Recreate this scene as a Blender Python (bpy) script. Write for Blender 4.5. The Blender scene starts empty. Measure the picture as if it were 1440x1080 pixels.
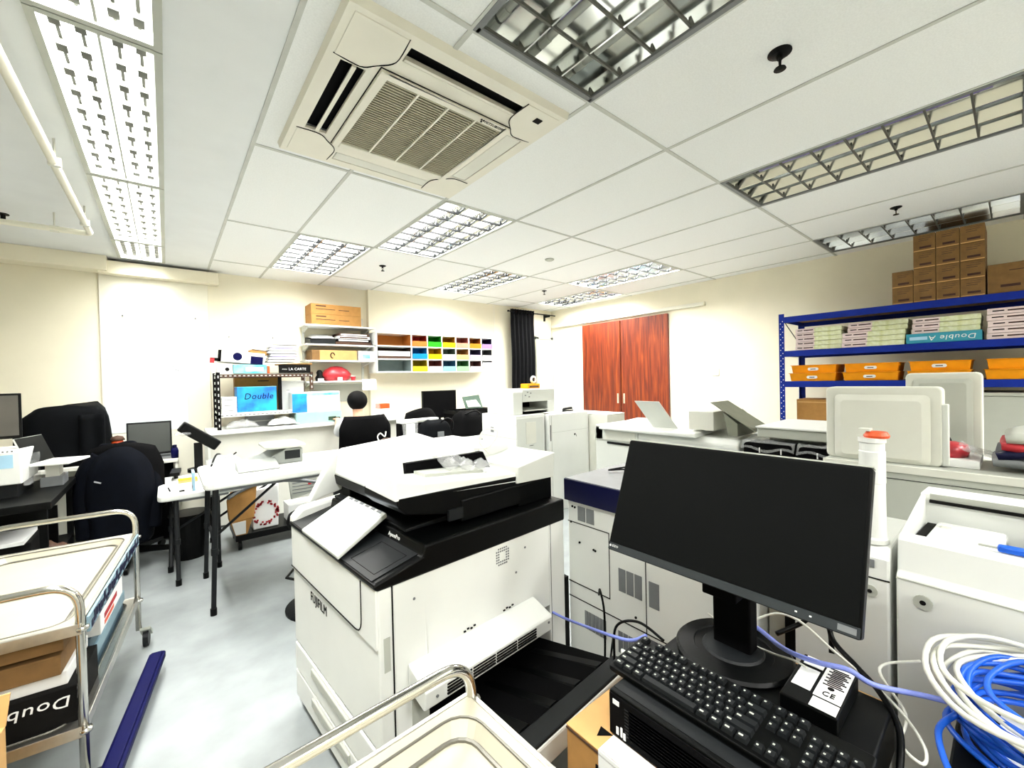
import bpy, bmesh, math, random
from mathutils import Vector, Matrix
random.seed(7)
PI = math.pi
SC = bpy.context.scene
COL = SC.collection

# ------------------------------------------------------------------ materials
def lin(c):
    return tuple(((v / 12.92) if v <= 0.04045 else ((v + 0.055) / 1.055) ** 2.4) for v in c)

def rgb(h):
    h = h.lstrip('#')
    return lin(tuple(int(h[i:i + 2], 16) / 255 for i in (0, 2, 4)))

def mat(name, col, rough=0.5, metal=0.0, var=0.06, scale=14.0, bump=0.0, emit=None, estr=0.0, spec=0.5, alpha=1.0, trans=0.0, stretch=None, var_col=None):
    m = bpy.data.materials.new(name)
    m.use_nodes = True
    nt = m.node_tree
    b = nt.nodes['Principled BSDF']
    c = rgb(col)
    tc = nt.nodes.new('ShaderNodeTexCoord')
    mp = nt.nodes.new('ShaderNodeMapping')
    if stretch:
        mp.inputs['Scale'].default_value = stretch
    nz = nt.nodes.new('ShaderNodeTexNoise')
    nz.inputs['Scale'].default_value = scale
    nz.inputs['Detail'].default_value = 5.0
    nt.links.new(tc.outputs['Object'], mp.inputs['Vector'])
    nt.links.new(mp.outputs['Vector'], nz.inputs['Vector'])
    rp = nt.nodes.new('ShaderNodeValToRGB')
    d = rgb(var_col) if var_col else tuple(v * (1 - var * 2) for v in c)
    rp.color_ramp.elements[0].position = 0.32
    rp.color_ramp.elements[1].position = 0.68
    rp.color_ramp.elements[0].color = (*d, 1)
    rp.color_ramp.elements[1].color = (*c, 1)
    nt.links.new(nz.outputs['Fac'], rp.inputs['Fac'])
    nt.links.new(rp.outputs['Color'], b.inputs['Base Color'])
    b.inputs['Roughness'].default_value = rough
    b.inputs['Metallic'].default_value = metal
    b.inputs['Specular IOR Level'].default_value = spec
    b.inputs['Alpha'].default_value = alpha
    b.inputs['Transmission Weight'].default_value = trans
    if bump:
        bp = nt.nodes.new('ShaderNodeBump')
        bp.inputs['Strength'].default_value = bump
        bp.inputs['Distance'].default_value = 0.004
        nt.links.new(nz.outputs['Fac'], bp.inputs['Height'])
        nt.links.new(bp.outputs['Normal'], b.inputs['Normal'])
    if emit:
        b.inputs['Emission Color'].default_value = (*rgb(emit), 1)
        b.inputs['Emission Strength'].default_value = estr
    return m

M = {}
M['floor'] = mat('floor_vinyl', '#989e9e', 0.42, var=0.13, scale=4.5, bump=0.05, spec=.35)
M['ceil'] = mat('ceiling_board', '#f1f3f2', 0.9, var=0.035, scale=160, bump=0.25)
M['gypsum'] = mat('gypsum_ceiling', '#e6e9ea', 0.9, var=0.02, scale=5)
M['tbar'] = mat('ceiling_t_bar', '#c6c8c2', 0.7, var=0.05)
M['wall'] = mat('cream_paint', '#f0ead4', 0.85, var=0.02, scale=4, bump=0.03)
M['wallw'] = mat('pale_paint', '#efecdc', 0.8, var=0.02, scale=4)
M['white'] = mat('white_plastic', '#e6e8e3', 0.42, var=0.015, scale=6)
M['white2'] = mat('off_white_plastic', '#d3d6cf', 0.45, var=0.02, scale=6)
M['beige'] = mat('beige_plastic', '#dcdcd1', 0.5, var=0.03, scale=6)
M['grey'] = mat('light_grey_plastic', '#b3b6ac', 0.5, var=0.03, scale=6)
M['ac'] = mat('aged_ivory_plastic', '#e7e4d6', 0.5, var=0.03, scale=6)
M['mid'] = mat('mid_grey', '#75787a', 0.5)
M['dark'] = mat('dark_grey_plastic', '#121517', 0.5, spec=.25)
M['seam'] = mat('seam_black', '#0b0c0c', 0.8, spec=.15)
M['black'] = mat('black_plastic', '#030404', 0.42, var=0.05, spec=.14)
M['matte'] = mat('matte_black', '#030304', 0.8, var=0.05, spec=.08)
M['screen'] = mat('dark_screen', '#070909', 0.6, var=0.12, scale=300, spec=0.08)
M['navy'] = mat('navy_panel', '#080b32', 0.4, spec=.2)
M['blue'] = mat('rack_blue', '#05268c', 0.5, var=0.08, spec=.2)
M['bluecable'] = mat('blue_cable', '#1560d8', 0.4)
M['palecable'] = mat('pale_blue_cable', '#7f8ee0', 0.45)
M['whitecable'] = mat('white_cable', '#e7e7dc', 0.45)
M['chrome'] = mat('stainless_steel', '#cfcdc6', 0.16, metal=1.0, var=0.03, scale=30)
M['steel'] = mat('brushed_steel', '#cac8c0', 0.33, metal=1.0, var=0.05, scale=60)
M['cream_tray'] = mat('cream_tray', '#b5b09c', 0.4, var=0.04, scale=9)
M['mirror'] = mat('mirror_louvre', '#e6e8e6', 0.12, metal=1.0, var=0.02)
M['blade'] = mat('louvre_blade', '#5a5b54', 0.45, metal=0.3, var=0.05)
M['tube_off'] = mat('lamp_tube_off', '#cfd2c8', 0.25)
M['tube_on'] = mat('lamp_tube_lit', '#ffffff', 0.3, emit='#fbfdff', estr=7.0)
M['kraft'] = mat('cardboard', '#a87a3e', 0.85, var=0.07, scale=25)
M['kraft2'] = mat('pale_cardboard', '#c99d62', 0.85, var=0.05, scale=18)
M['kraftd'] = mat('brown_cardboard', '#7d5c31', 0.85, var=0.12, scale=20)
M['brown'] = mat('dark_brown', '#4a2f1d', 0.7, var=0.1)
M['paper'] = mat('paper', '#ebecea', 0.8, var=0.02)
M['ink'] = mat('black_ink', '#0b0a09', 0.8, spec=.15)
M['inkbrown'] = mat('brown_ink', '#3a1d14', 0.8)
M['orange'] = mat('orange_card', '#f09a0c', 0.6, var=0.08, spec=.2)
M['orange2'] = mat('orange_plastic', '#e2521c', 0.4)
M['red'] = mat('red_print', '#b5202a', 0.6, var=0.1)
M['redbag'] = mat('red_plastic', '#c8303a', 0.35, var=0.25, scale=18)
M['pinkream'] = mat('pink_white_ream', '#e8d4d4', 0.6, var=0.06, scale=30)
M['greenream'] = mat('green_white_ream', '#c4c98a', 0.6, var=0.15, scale=26, var_col='#e4e8d0')
M['teal'] = mat('teal_card', '#2c93ab', 0.6, var=0.08)
M['aqua'] = mat('aqua_print', '#35c4d8', 0.5, var_col='#a9e6ec', scale=9)
M['bluebox'] = mat('blue_gradient_print', '#18b8e0', 0.5, var_col='#0c37c0', scale=5)
M['royal'] = mat('royal_blue', '#03053c', 0.6, var=0.05, spec=.1)
M['curtain'] = mat('black_curtain', '#08090c', 0.85, var=0.15, scale=9, spec=.15)
M['jacket'] = mat('navy_cloth', '#03060f', 0.85, var=0.2, scale=12, bump=0.2, spec=.1)
M['cloth'] = mat('black_cloth', '#05070a', 0.85, var=0.2, scale=10, bump=0.2, spec=.1)
M['hair'] = mat('black_hair', '#030303', 0.7, var=0.2, scale=60, spec=.12)
M['skin'] = mat('skin', '#d9a98a', 0.55, var=0.04)
M['shirt'] = mat('white_shirt', '#e9eaec', 0.8, var=0.03)
M['trousers'] = mat('dark_trousers', '#16181c', 0.8)
M['clear'] = mat('clear_plastic_film', '#f4f6f6', 0.12, alpha=0.16, var=0.02)
M['acry'] = mat('pale_teal_tray', '#9fc4bf', 0.3, var=0.05)
M['lblue'] = mat('light_blue_paper', '#a9d2ea', 0.7, var=0.08, scale=8)
M['board'] = mat('whiteboard_film', '#e4edef', 0.25, var=0.02, scale=3)
M['lcd'] = mat('pale_lcd', '#e6edf2', 0.2, emit='#e4eef6', estr=0.55)
M['darkscreen2'] = mat('grey_green_screen', '#2a2f2a', 0.35, var=0.1, scale=4)
M['greyscreen'] = mat('brown_grey_screen', '#58554e', 0.45, var=0.25, scale=2.5)
M['bezel'] = mat('bezel_grey', '#2c3134', 0.5, spec=.3)
M['slat'] = mat('slat_tan', '#aca78f', 0.6)
M['slate'] = mat('slate_blue_wrap', '#45606e', 0.5, var=.1)
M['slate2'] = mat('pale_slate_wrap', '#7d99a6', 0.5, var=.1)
M['machgrey'] = mat('machine_grey', '#8b8f8a', 0.5)
M['bead'] = mat('dull_steel_bead', '#77756c', 0.4, metal=.5)
M['olive'] = mat('olive_grey', '#7e8070', 0.6)
M['wallet'] = mat('grey_white_wallet', '#c3c6cc', 0.6, var=.1, scale=30)
M['purple'] = mat('pale_purple', '#a89ad8', 0.5)
M['green'] = mat('dark_green', '#20402c', 0.6)

def wood():
    m = bpy.data.materials.new('red_brown_wood')
    m.use_nodes = True
    nt = m.node_tree
    b = nt.nodes['Principled BSDF']
    tc = nt.nodes.new('ShaderNodeTexCoord')
    mp = nt.nodes.new('ShaderNodeMapping')
    mp.inputs['Scale'].default_value = (14, 14, 0.9)
    nz = nt.nodes.new('ShaderNodeTexNoise')
    nz.inputs['Scale'].default_value = 2.2
    nz.inputs['Detail'].default_value = 7
    nz.inputs['Distortion'].default_value = 0.6
    rp = nt.nodes.new('ShaderNodeValToRGB')
    e = rp.color_ramp.elements
    e[0].position, e[0].color = 0.30, (*rgb('#4c1404'), 1)
    e[1].position, e[1].color = 0.72, (*rgb('#8f3f0c'), 1)
    x = e.new(0.5); x.color = (*rgb('#6c2506'), 1)
    nt.links.new(tc.outputs['Object'], mp.inputs['Vector'])
    nt.links.new(mp.outputs['Vector'], nz.inputs['Vector'])
    nt.links.new(nz.outputs['Fac'], rp.inputs['Fac'])
    nt.links.new(rp.outputs['Color'], b.inputs['Base Color'])
    b.inputs['Roughness'].default_value = 0.45
    return m
M['wood'] = wood()

# ------------------------------------------------------------------ mesh builder
class B:
    def __init__(s):
        s.bm = bmesh.new(); s.mi = 0; s.X = Matrix.Identity(4)
    def v(s, p):
        return s.bm.verts.new(s.X @ Vector(p))
    def f(s, vs):
        try:
            fc = s.bm.faces.new(vs); fc.material_index = s.mi; return fc
        except ValueError:
            return None
    def m(s, i):
        s.mi = i; return s
    def xf(s, mtx=None):
        s.X = mtx if mtx is not None else Matrix.Identity(4); return s
    def box(s, x0, x1, y0, y1, z0, z1):
        v = [s.v((x, y, z)) for z in (z0, z1) for y in (y0, y1) for x in (x0, x1)]
        for q in ((0, 2, 3, 1), (4, 5, 7, 6), (0, 1, 5, 4), (2, 6, 7, 3), (0, 4, 6, 2), (1, 3, 7, 5)):
            s.f([v[i] for i in q])
        return s
    def hexa(s, b4, t4):
        v = [s.v(p) for p in list(b4) + list(t4)]
        s.f(v[3::-1]); s.f(v[4:])
        for i in range(4):
            j = (i + 1) % 4
            s.f([v[i], v[j], v[4 + j], v[4 + i]])
        return s
    def quad(s, *p):
        s.f([s.v(q) for q in p]); return s
    def prism(s, pts, axis, a0, a1):
        def w(u, v_, a):
            return {'x': (a, u, v_), 'y': (u, a, v_), 'z': (u, v_, a)}[axis]
        A = [s.v(w(u, q, a0)) for u, q in pts]; Bv = [s.v(w(u, q, a1)) for u, q in pts]
        s.f(A[::-1]); s.f(Bv)
        n = len(pts)
        for i in range(n):
            j = (i + 1) % n
            s.f([A[i], A[j], Bv[j], Bv[i]])
        return s
    def ring(s, c, ax, up, r, n):
        ax = Vector(ax).normalized(); up = Vector(up)
        u = (up - ax * up.dot(ax))
        if u.length < 1e-5:
            u = Vector((1, 0, 0)) if abs(ax.x) < .9 else Vector((0, 1, 0)); u = u - ax * u.dot(ax)
        u.normalize(); w = ax.cross(u)
        return [s.v(Vector(c) + (u * math.cos(2 * PI * i / n) + w * math.sin(2 * PI * i / n)) * r) for i in range(n)], u
    def tube(s, pts, r, n=8, closed=False):
        P = [Vector(p) for p in pts]; rings = []; up = Vector((0.13, 0.2, 1))
        N = len(P)
        for i, p in enumerate(P):
            if closed:
                t = P[(i + 1) % N] - P[i - 1]
            else:
                t = (P[min(i + 1, N - 1)] - P[max(i - 1, 0)])
            rr = r[i] if isinstance(r, (list, tuple)) else r
            rg, up = s.ring(p, t, up, rr, n); rings.append(rg)
        last = N if closed else N - 1
        for k in range(last):
            a, b = rings[k], rings[(k + 1) % N]
            for i in range(n):
                j = (i + 1) % n
                s.f([a[i], a[j], b[j], b[i]])
        if not closed:
            s.f(rings[0][::-1]); s.f(rings[-1])
        return s
    def cyl(s, p, q, r, n=16, r2=None):
        return s.tube([p, q], [r, r if r2 is None else r2], n)
    def lathe(s, prof, c=(0, 0, 0), n=24):
        rings = []
        for r, z in prof:
            rings.append([s.v((c[0] + r * math.cos(2 * PI * i / n), c[1] + r * math.sin(2 * PI * i / n), c[2] + z)) for i in range(n)])
        for a, b in zip(rings, rings[1:]):
            for i in range(n):
                j = (i + 1) % n
                s.f([a[i], a[j], b[j], b[i]])
        s.f(rings[0][::-1]); s.f(rings[-1])
        return s
    def loft(s, rings, cap=True):
        R = [[s.v(p) for p in r] for r in rings]; n = len(R[0])
        for a, b in zip(R, R[1:]):
            for i in range(n):
                j = (i + 1) % n
                s.f([a[i], a[j], b[j], b[i]])
        if cap:
            s.f(R[0][::-1]); s.f(R[-1])
        return s
    def grid(s, nx, ny, fn):
        V = [[s.v(fn(i / nx, j / ny)) for i in range(nx + 1)] for j in range(ny + 1)]
        for j in range(ny):
            for i in range(nx):
                s.f([V[j][i], V[j][i + 1], V[j + 1][i + 1], V[j + 1][i]])
        return s
    def finish(s, name, mats, parent=None, bevel=0.0, smooth=False, loc=None, rotz=0.0, solid=0.0, sub=0, label=None, cat=None, group=None, kind=None, seg=2):
        bmesh.ops.remove_doubles(s.bm, verts=s.bm.verts, dist=1e-6)
        bmesh.ops.recalc_face_normals(s.bm, faces=s.bm.faces)
        me = bpy.data.meshes.new(name); s.bm.to_mesh(me); s.bm.free()
        if not isinstance(mats, (list, tuple)):
            mats = [mats]
        for q in mats:
            me.materials.append(M[q] if isinstance(q, str) else q)
        o = bpy.data.objects.new(name, me); COL.objects.link(o)
        if smooth:
            for p in me.polygons:
                p.use_smooth = True
        if loc is not None:
            o.location = loc
        if rotz:
            o.rotation_euler = (0, 0, rotz)
        if parent:
            o.parent = parent
        if solid:
            q = o.modifiers.new('solid', 'SOLIDIFY'); q.thickness = solid; q.offset = 0
        if bevel:
            q = o.modifiers.new('bevel', 'BEVEL'); q.width = bevel; q.segments = seg; q.limit_method = 'ANGLE'; q.angle_limit = math.radians(35)
            q.harden_normals = False
        if sub:
            q = o.modifiers.new('sub', 'SUBSURF'); q.levels = sub; q.render_levels = sub
        tag(o, label, cat, group, kind)
        return o

def tag(o, label=None, cat=None, group=None, kind=None):
    if label: o['label'] = label
    if cat: o['category'] = cat
    if group: o['group'] = group
    if kind: o['kind'] = kind
    return o

def thing(name, label, cat, loc=(0, 0, 0), rotz=0.0, group=None):
    o = bpy.data.objects.new(name, None); COL.objects.link(o)
    o.location = loc; o.rotation_euler = (0, 0, rotz); o.empty_display_size = 0.1
    return tag(o, label, cat, group)

def dup(root, loc, rotz=None, label=None, group=None):
    r = root.copy(); COL.objects.link(r); r.location = loc
    if rotz is not None: r.rotation_euler = (0, 0, rotz)
    if label: r['label'] = label
    if group: r['group'] = group
    for ch in list(root.children):
        c = ch.copy(); COL.objects.link(c); c.parent = r
        for g in list(ch.children):
            d = g.copy(); COL.objects.link(d); d.parent = c
    return r

def struct(name, b, mats, **k):
    return b.finish(name, mats, kind='structure', **k)

def txt(s, size, loc, rot, m, parent, name='lettering', ext=0.0006, ax='LEFT', sx=1.0, label=None, shear=0.0):
    cu = bpy.data.curves.new('t', 'FONT'); cu.body = s; cu.size = size; cu.extrude = ext; cu.align_x = ax; cu.align_y = 'CENTER'; cu.shear = shear; cu.space_character = 1.1
    cu.resolution_u = 3
    t = bpy.data.objects.new('t', cu); COL.objects.link(t)
    bpy.context.view_layer.update()
    me = bpy.data.meshes.new_from_object(t.evaluated_get(bpy.context.evaluated_depsgraph_get()))
    bpy.data.objects.remove(t); bpy.data.curves.remove(cu)
    me.name = name
    me.materials.clear(); me.materials.append(M[m])
    o = bpy.data.objects.new(name, me); COL.objects.link(o)
    o.parent = parent; o.location = loc; o.rotation_euler = rot; o.scale = (sx, 1, 1)
    if label: o['label'] = label
    return o
# text facing helpers: (rx, ry, rz)
FACE_NY = (PI / 2, 0, 0)            # reads on a plane facing -Y
FACE_NX = (PI / 2, 0, -PI / 2)      # reads on a plane facing -X
FLAT = (0, 0, 0)

def rrect(x0, x1, y0, y1, r, n=5):
    P = []
    for cx, cy, a in ((x1 - r, y1 - r, 0), (x0 + r, y1 - r, 90), (x0 + r, y0 + r, 180), (x1 - r, y0 + r, 270)):
        for i in range(n + 1):
            t = math.radians(a + 90 * i / n)
            P.append((cx + r * math.cos(t), cy + r * math.sin(t)))
    return P

def arc_path(pts, r, n=6):
    """polyline with rounded corners"""
    P = [Vector(p) for p in pts]; out = [P[0]]
    for i in range(1, len(P) - 1):
        a, b, c = P[i - 1], P[i], P[i + 1]
        u = (a - b).normalized(); w = (c - b).normalized()
        s_ = b + u * r; e_ = b + w * r
        for k in range(n + 1):
            t = k / n
            out.append(s_ * (1 - t) ** 2 + b * 2 * t * (1 - t) + e_ * t ** 2)
    out.append(P[-1])
    return out

def spline(pts, n=8, closed=False):
    P = [Vector(p) for p in pts]; N = len(P); out = []
    rng = N if closed else N - 1
    for i in range(rng):
        p0 = P[(i - 1) % N] if closed or i > 0 else P[0]
        p1 = P[i]; p2 = P[(i + 1) % N]
        p3 = P[(i + 2) % N] if closed or i + 2 < N else P[-1]
        for k in range(n):
            t = k / n
            out.append(0.5 * ((2 * p1) + (-p0 + p2) * t + (2 * p0 - 5 * p1 + 4 * p2 - p3) * t * t + (-p0 + 3 * p1 - 3 * p2 + p3) * t ** 3))
    if not closed:
        out.append(P[-1])
    return out

# ------------------------------------------------------------------ camera
cd = bpy.data.cameras.new('camera'); cam = bpy.data.objects.new('camera', cd); COL.objects.link(cam)
cd.sensor_width = 36; cd.sensor_fit = 'HORIZONTAL'; cd.lens = 36 * 586.98 / 1440; cd.clip_start = 0.02
yaw, pit, rol = (math.radians(a) for a in (39.594, -0.687, -1.293))
fwd = Vector((math.sin(yaw) * math.cos(pit), math.cos(yaw) * math.cos(pit), math.sin(pit)))
rt = Vector((math.cos(yaw), -math.sin(yaw), 0)); up = rt.cross(fwd)
rt2 = rt * math.cos(rol) + up * math.sin(rol); up2 = -rt * math.sin(rol) + up * math.cos(rol)
cam.matrix_world = Matrix(((rt2.x, up2.x, -fwd.x, 0), (rt2.y, up2.y, -fwd.y, 0), (rt2.z, up2.z, -fwd.z, 1.35), (0, 0, 0, 1)))
SC.camera = cam

# ------------------------------------------------------------------ room shell
CZ = 2.53; XR = 5.27; YB = 5.33; YB2 = 5.25; XL = -2.6; YF = -3.1
struct('floor', B().box(XL - .1, XR + .1, YF - .1, YB + .1, -.1, 0), 'floor')
wb = B(); wb.box(XL - .1, 2.0, YB, YB + .12, 0, CZ); wb.box(2.0, XR + .12, YB2, YB + .12, 0, CZ)
struct('wall_back', wb, 'wall')
struct('wall_right', B().box(XR, XR + .12, YF - .1, YB2, 0, CZ), 'wall')
struct('wall_left', B().box(XL - .12, XL, YF - .1, YB, 0, CZ), 'wall')
struct('wall_front', B().box(XL, XR, YF - .12, YF, 0, CZ), 'wall')
GX = [.354, .82, 1.43, 2.04, 2.65, 3.26, 3.87, 4.48, 5.09, XR]
GY = [YF, -2.47, -1.26, -.05, 1.16, 2.37, 3.58, 4.79, YB]
holes = {(.82, -.05), (2.65, -.05), (4.48, -.05), (1.43, 2.37), (.82, 3.58), (2.65, 3.58), (3.87, 2.37), (4.48, 3.58), (.82, -2.47), (2.65, -2.47)}
cb = B()
for i in range(len(GX) - 1):
    for j in range(len(GY) - 1):
        if (GX[i], GY[j]) in holes:
            continue
        cb.box(GX[i], GX[i + 1], GY[j], GY[j + 1], CZ, CZ + .03)
struct('ceiling', cb, 'ceil')
gb = B(); SX0, SX1, SY1 = -.30, .01, 5.1
gb.box(XL, SX0, YF, YB, CZ, CZ + .03); gb.box(SX1, .354, YF, YB, CZ, CZ + .03); gb.box(SX0, SX1, SY1, YB, CZ, CZ + .03)
struct('ceiling', gb, 'gypsum')
tb = B()
for x in GX[:-1]:
    tb.box(x - .009, x + .009, YF, YB, CZ - .004, CZ + .001)
for y in GY[1:-1]:
    tb.box(.354, XR, y - .009, y + .009, CZ - .0045, CZ + .001)
struct('trim_1', tb, 'tbar')
struct('trim_2', B().box(XL, -.385, 5.15, YB, 2.40, CZ), 'wall', bevel=.004)
struct('trim_3', B().box(-.45, .44, 5.2, YB, 2.385, 2.50), 'wall', bevel=.004)
struct('trim_4', B().box(-.455, .35, 5.305, YB, 0.1, 2.385), 'wallw', bevel=.003)
struct('trim_5', B().box(4.0, 4.012, YB2 - .004, YB2, 0, CZ), 'wallw')
struct('baseboard_back', B().box(XL, XR, YB - .012, YB, 0, .09), 'grey')
# door at the corner of the back wall
d = B().box(4.86, 4.92, YB2 - .05, YB2, 0, 2.06); d.box(5.2, XR, YB2 - .05, YB2, 0, 2.06); d.box(4.86, XR, YB2 - .05, YB2, 2.02, 2.08)
dr = struct('door_1', d, 'grey', bevel=.003)
B().box(4.92, 5.2, YB2 - .03, YB2, 0, 2.02).finish('door_leaf', 'paper', dr)
B().cyl((5.0, YB2 - .06, 1.0), (5.0, YB2 - .02, 1.0), .02).finish('door_handle', 'chrome', dr, smooth=True)
# sliding wooden doors on the right wall
for i, (y0, y1) in enumerate(((3.0, 3.755), (3.775, 4.5))):
    o = struct('door_%d' % (i + 2), B().box(XR - .045, XR - .005, y0, y1, 0.02, 2.19), 'wood', bevel=.003)
    B().box(XR - .052, XR - .044, y1 - .06 if i == 0 else y0 + .03, y1 - .03 if i == 0 else y0 + .06, .95, 1.1).finish('door_handle', 'chrome', o, bevel=.002)
struct('trim_6', B().box(XR - .05, XR, 2.5, 5.2, 2.225, 2.27), 'ac', bevel=.004)
struct('trim_7', B().box(XR - .012, XR, 4.52, 5.2, 0, 2.15), 'wallw', bevel=.003)
# ------------------------------------------------------------------ ceiling fixtures
def troffer(x0, x1, y0, y1, lit, label, power=0):
    w, l = x1 - x0, y1 - y0
    t = thing('ceiling_light', label, 'ceiling light', ((x0 + x1) / 2, (y0 + y1) / 2, CZ), 0, 'recessed louvre ceiling lights')
    hx, hy = w / 2 - .012, l / 2 - .012
    h = B(); h.box(-hx, hx, -hy, hy, .13, .135)
    h.box(-hx - .004, -hx, -hy, hy, 0, .135); h.box(hx, hx + .004, -hy, hy, 0, .135)
    h.box(-hx, hx, -hy - .004, -hy, 0, .135); h.box(-hx, hx, hy, hy + .004, 0, .135)
    h.finish('housing', 'white' if lit else 'mirror', t)
    f = B()
    for a, b_, c, d_ in ((-hx - .01, -hx + .012, -hy - .01, hy + .01), (hx - .012, hx + .01, -hy - .01, hy + .01), (-hx, hx, -hy - .01, -hy + .012), (-hx, hx, hy - .012, hy + .01)):
        f.box(a, b_, c, d_, -.006, .004)
    f.finish('frame', 'mid' if not lit else 'grey', t)
    cw = 2 * hx / 3
    sp = B()
    for k in range(4):
        xx = -hx + k * cw
        sp.prism([(xx - .022, .052), (xx + .022, .052), (xx + .003, .002), (xx - .003, .002)], 'y', -hy, hy)
    sp.finish('reflector', 'mirror', t)
    bl = B(); n = 8
    for k in range(3):
        for j in range(n + 1):
            yy = -hy + .01 + (2 * hy - .02) * j / n
            xa, xb = -hx + k * cw, -hx + (k + 1) * cw
            xm = (xa + xb) / 2
            bl.prism([(xa, .002), (xb, .002), (xb, .046), (xb - .016, .042), (xb - .024, .013), (xa + .024, .013), (xa + .016, .042), (xa, .046)], 'y', yy - (.004 if not lit else .007), yy + (.004 if not lit else .007))
    bl.finish('louvre', 'blade' if not lit else 'dark', t)
    for k in range(3):
        xx = -hx + (k + .5) * cw
        b = B(); b.cyl((xx, -hy + .05, .085), (xx, hy - .05, .085), .014, 12)
        o = b.finish('lamp_tube', 'tube_on' if lit else 'tube_off', t, smooth=True)
        [B().cyl((xx, s_ * (hy - .005), .085), (xx, s_ * (hy - .05), .085), .017, 12).finish('lamp_holder', 'grey', o) for s_ in (-1, 1)]
    if not lit:
        B().box(-.02, .02, -hy + .1, hy - .1, .118, .131).finish('ballast_strip', 'purple', t)
    if power:
        ld = bpy.data.lights.new('lamp', 'AREA'); ld.shape = 'RECTANGLE'; ld.size = w - .1; ld.size_y = l - .1; ld.energy = power; ld.color = (1, .985, .955)
        lo = bpy.data.objects.new('lamp', ld); COL.objects.link(lo); lo.location = (0, 0, .055 if lit else .1); lo.parent = t
    return t
P = 44
troffer(.82, 1.43, -.05, 1.16, False, 'unlit louvre ceiling light nearest the camera, beside the air conditioner')
troffer(2.65, 3.26, -.05, 1.16, False, 'unlit mirrored louvre ceiling light in the second row, above the foreground monitor')
troffer(4.48, 5.09, -.05, 1.16, False, 'unlit mirrored louvre ceiling light above the cartons on the blue rack')
troffer(1.43, 2.04, 2.37, 3.58, True, 'lit louvre ceiling light just behind the air conditioner corner', P)
troffer(.82, 1.43, 3.58, 4.79, True, 'lit louvre ceiling light behind and left of the air conditioner, above the wall shelves', P)
troffer(2.65, 3.26, 3.58, 4.79, True, 'lit louvre ceiling light above the colourful pigeonholes', P)
troffer(3.87, 4.48, 2.37, 3.58, True, 'lit louvre ceiling light in front of the wooden doors', P * 1.9)
troffer(4.48, 5.09, 3.58, 4.79, True, 'lit louvre ceiling light in the far corner by the black curtain', P * 1.4)
troffer(.82, 1.43, -2.47, -1.26, True, 'lit louvre ceiling light behind the camera on the left', 60)
troffer(2.65, 3.26, -2.47, -1.26, True, 'lit louvre ceiling light behind the camera on the right', 105)

def strip(y0, y1, label, power):
    t = thing('strip_light', label, 'ceiling light', ((SX0 + SX1) / 2, (y0 + y1) / 2, CZ), 0, 'row of lit strip lights along the left ceiling')
    w, l = (SX1 - SX0) / 2 - .004, (y1 - y0) / 2 - .003
    h = B(); h.box(-w, w, -l, l, .10, .105); h.box(-w - .004, -w, -l, l, 0, .105); h.box(w, w + .004, -l, l, 0, .105); h.box(-w, w, -l, -l + .004, 0, .1); h.box(-w, w, l - .004, l, 0, .1)
    h.finish('housing', 'white', t)
    f = B(); f.box(-w - .012, -w + .012, -l, l, -.022, .004); f.box(w - .012, w + .012, -l, l, -.022, .004)
    f.box(-w, w, -l, -l + .022, -.02, .004); f.box(-w, w, l - .022, l, -.02, .004)
    f.finish('frame', 'grey', t)
    lv = B(); lv.box(-.004, .004, -l, l, -.012, .03)
    lv.finish('divider', 'grey', t)
    bl = B(); n = 9
    bl.box(-.11, -.10, -l, l, .027, .03); bl.box(-.05, -.04, -l, l, .027, .03); bl.box(.04, .05, -l, l, .027, .03); bl.box(.10, .11, -l, l, .027, .03)
    for s_ in (-1, 1):
        for j in range(n):
            yy = -l + .07 + (2 * l - .14) * j / (n - 1)
            for cx in (.045, .105):
                bl.prism([(s_ * cx - .014, .004), (s_ * cx + .014, .004), (s_ * cx + .006, .03), (s_ * cx - .006, .03)], 'y', yy - .022, yy + .022)
    bl.finish('louvre', 'blade', t)
    for s_ in (-1, 1):
        B().cyl((s_ * .075, -l + .04, .06), (s_ * .075, l - .04, .06), .014, 10).finish('lamp_tube', 'tube_on', t, smooth=True)
    ld = bpy.data.lights.new('lamp', 'AREA'); ld.shape = 'RECTANGLE'; ld.size = 2 * w - .02; ld.size_y = 2 * l - .05; ld.energy = power; ld.color = (1, .985, .955)
    lo = bpy.data.objects.new('lamp', ld); COL.objects.link(lo); lo.location = (0, 0, .042); lo.parent = t
ys = [5.1, 3.82 + .68, 3.19, 1.89, .58]
SP = 36
for k, (a, b_, lab) in enumerate(((4.5, 5.1, 'lit strip light panel at the far end of the left row, against the back wall'), (3.19, 4.5, 'lit strip light panel second from the back wall in the left row'),
        (1.89, 3.19, 'long lit strip light panel at the top left, left of the air conditioner'), (.58, 1.89, 'lit strip light panel cut off by the top edge of the photo'), (-.73, .58, 'lit strip light panel above the camera'), (-2.04, -.73, 'lit strip light panel behind the camera'))):
    strip(a, b_, lab, SP * (b_ - a) / 1.31)

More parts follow.
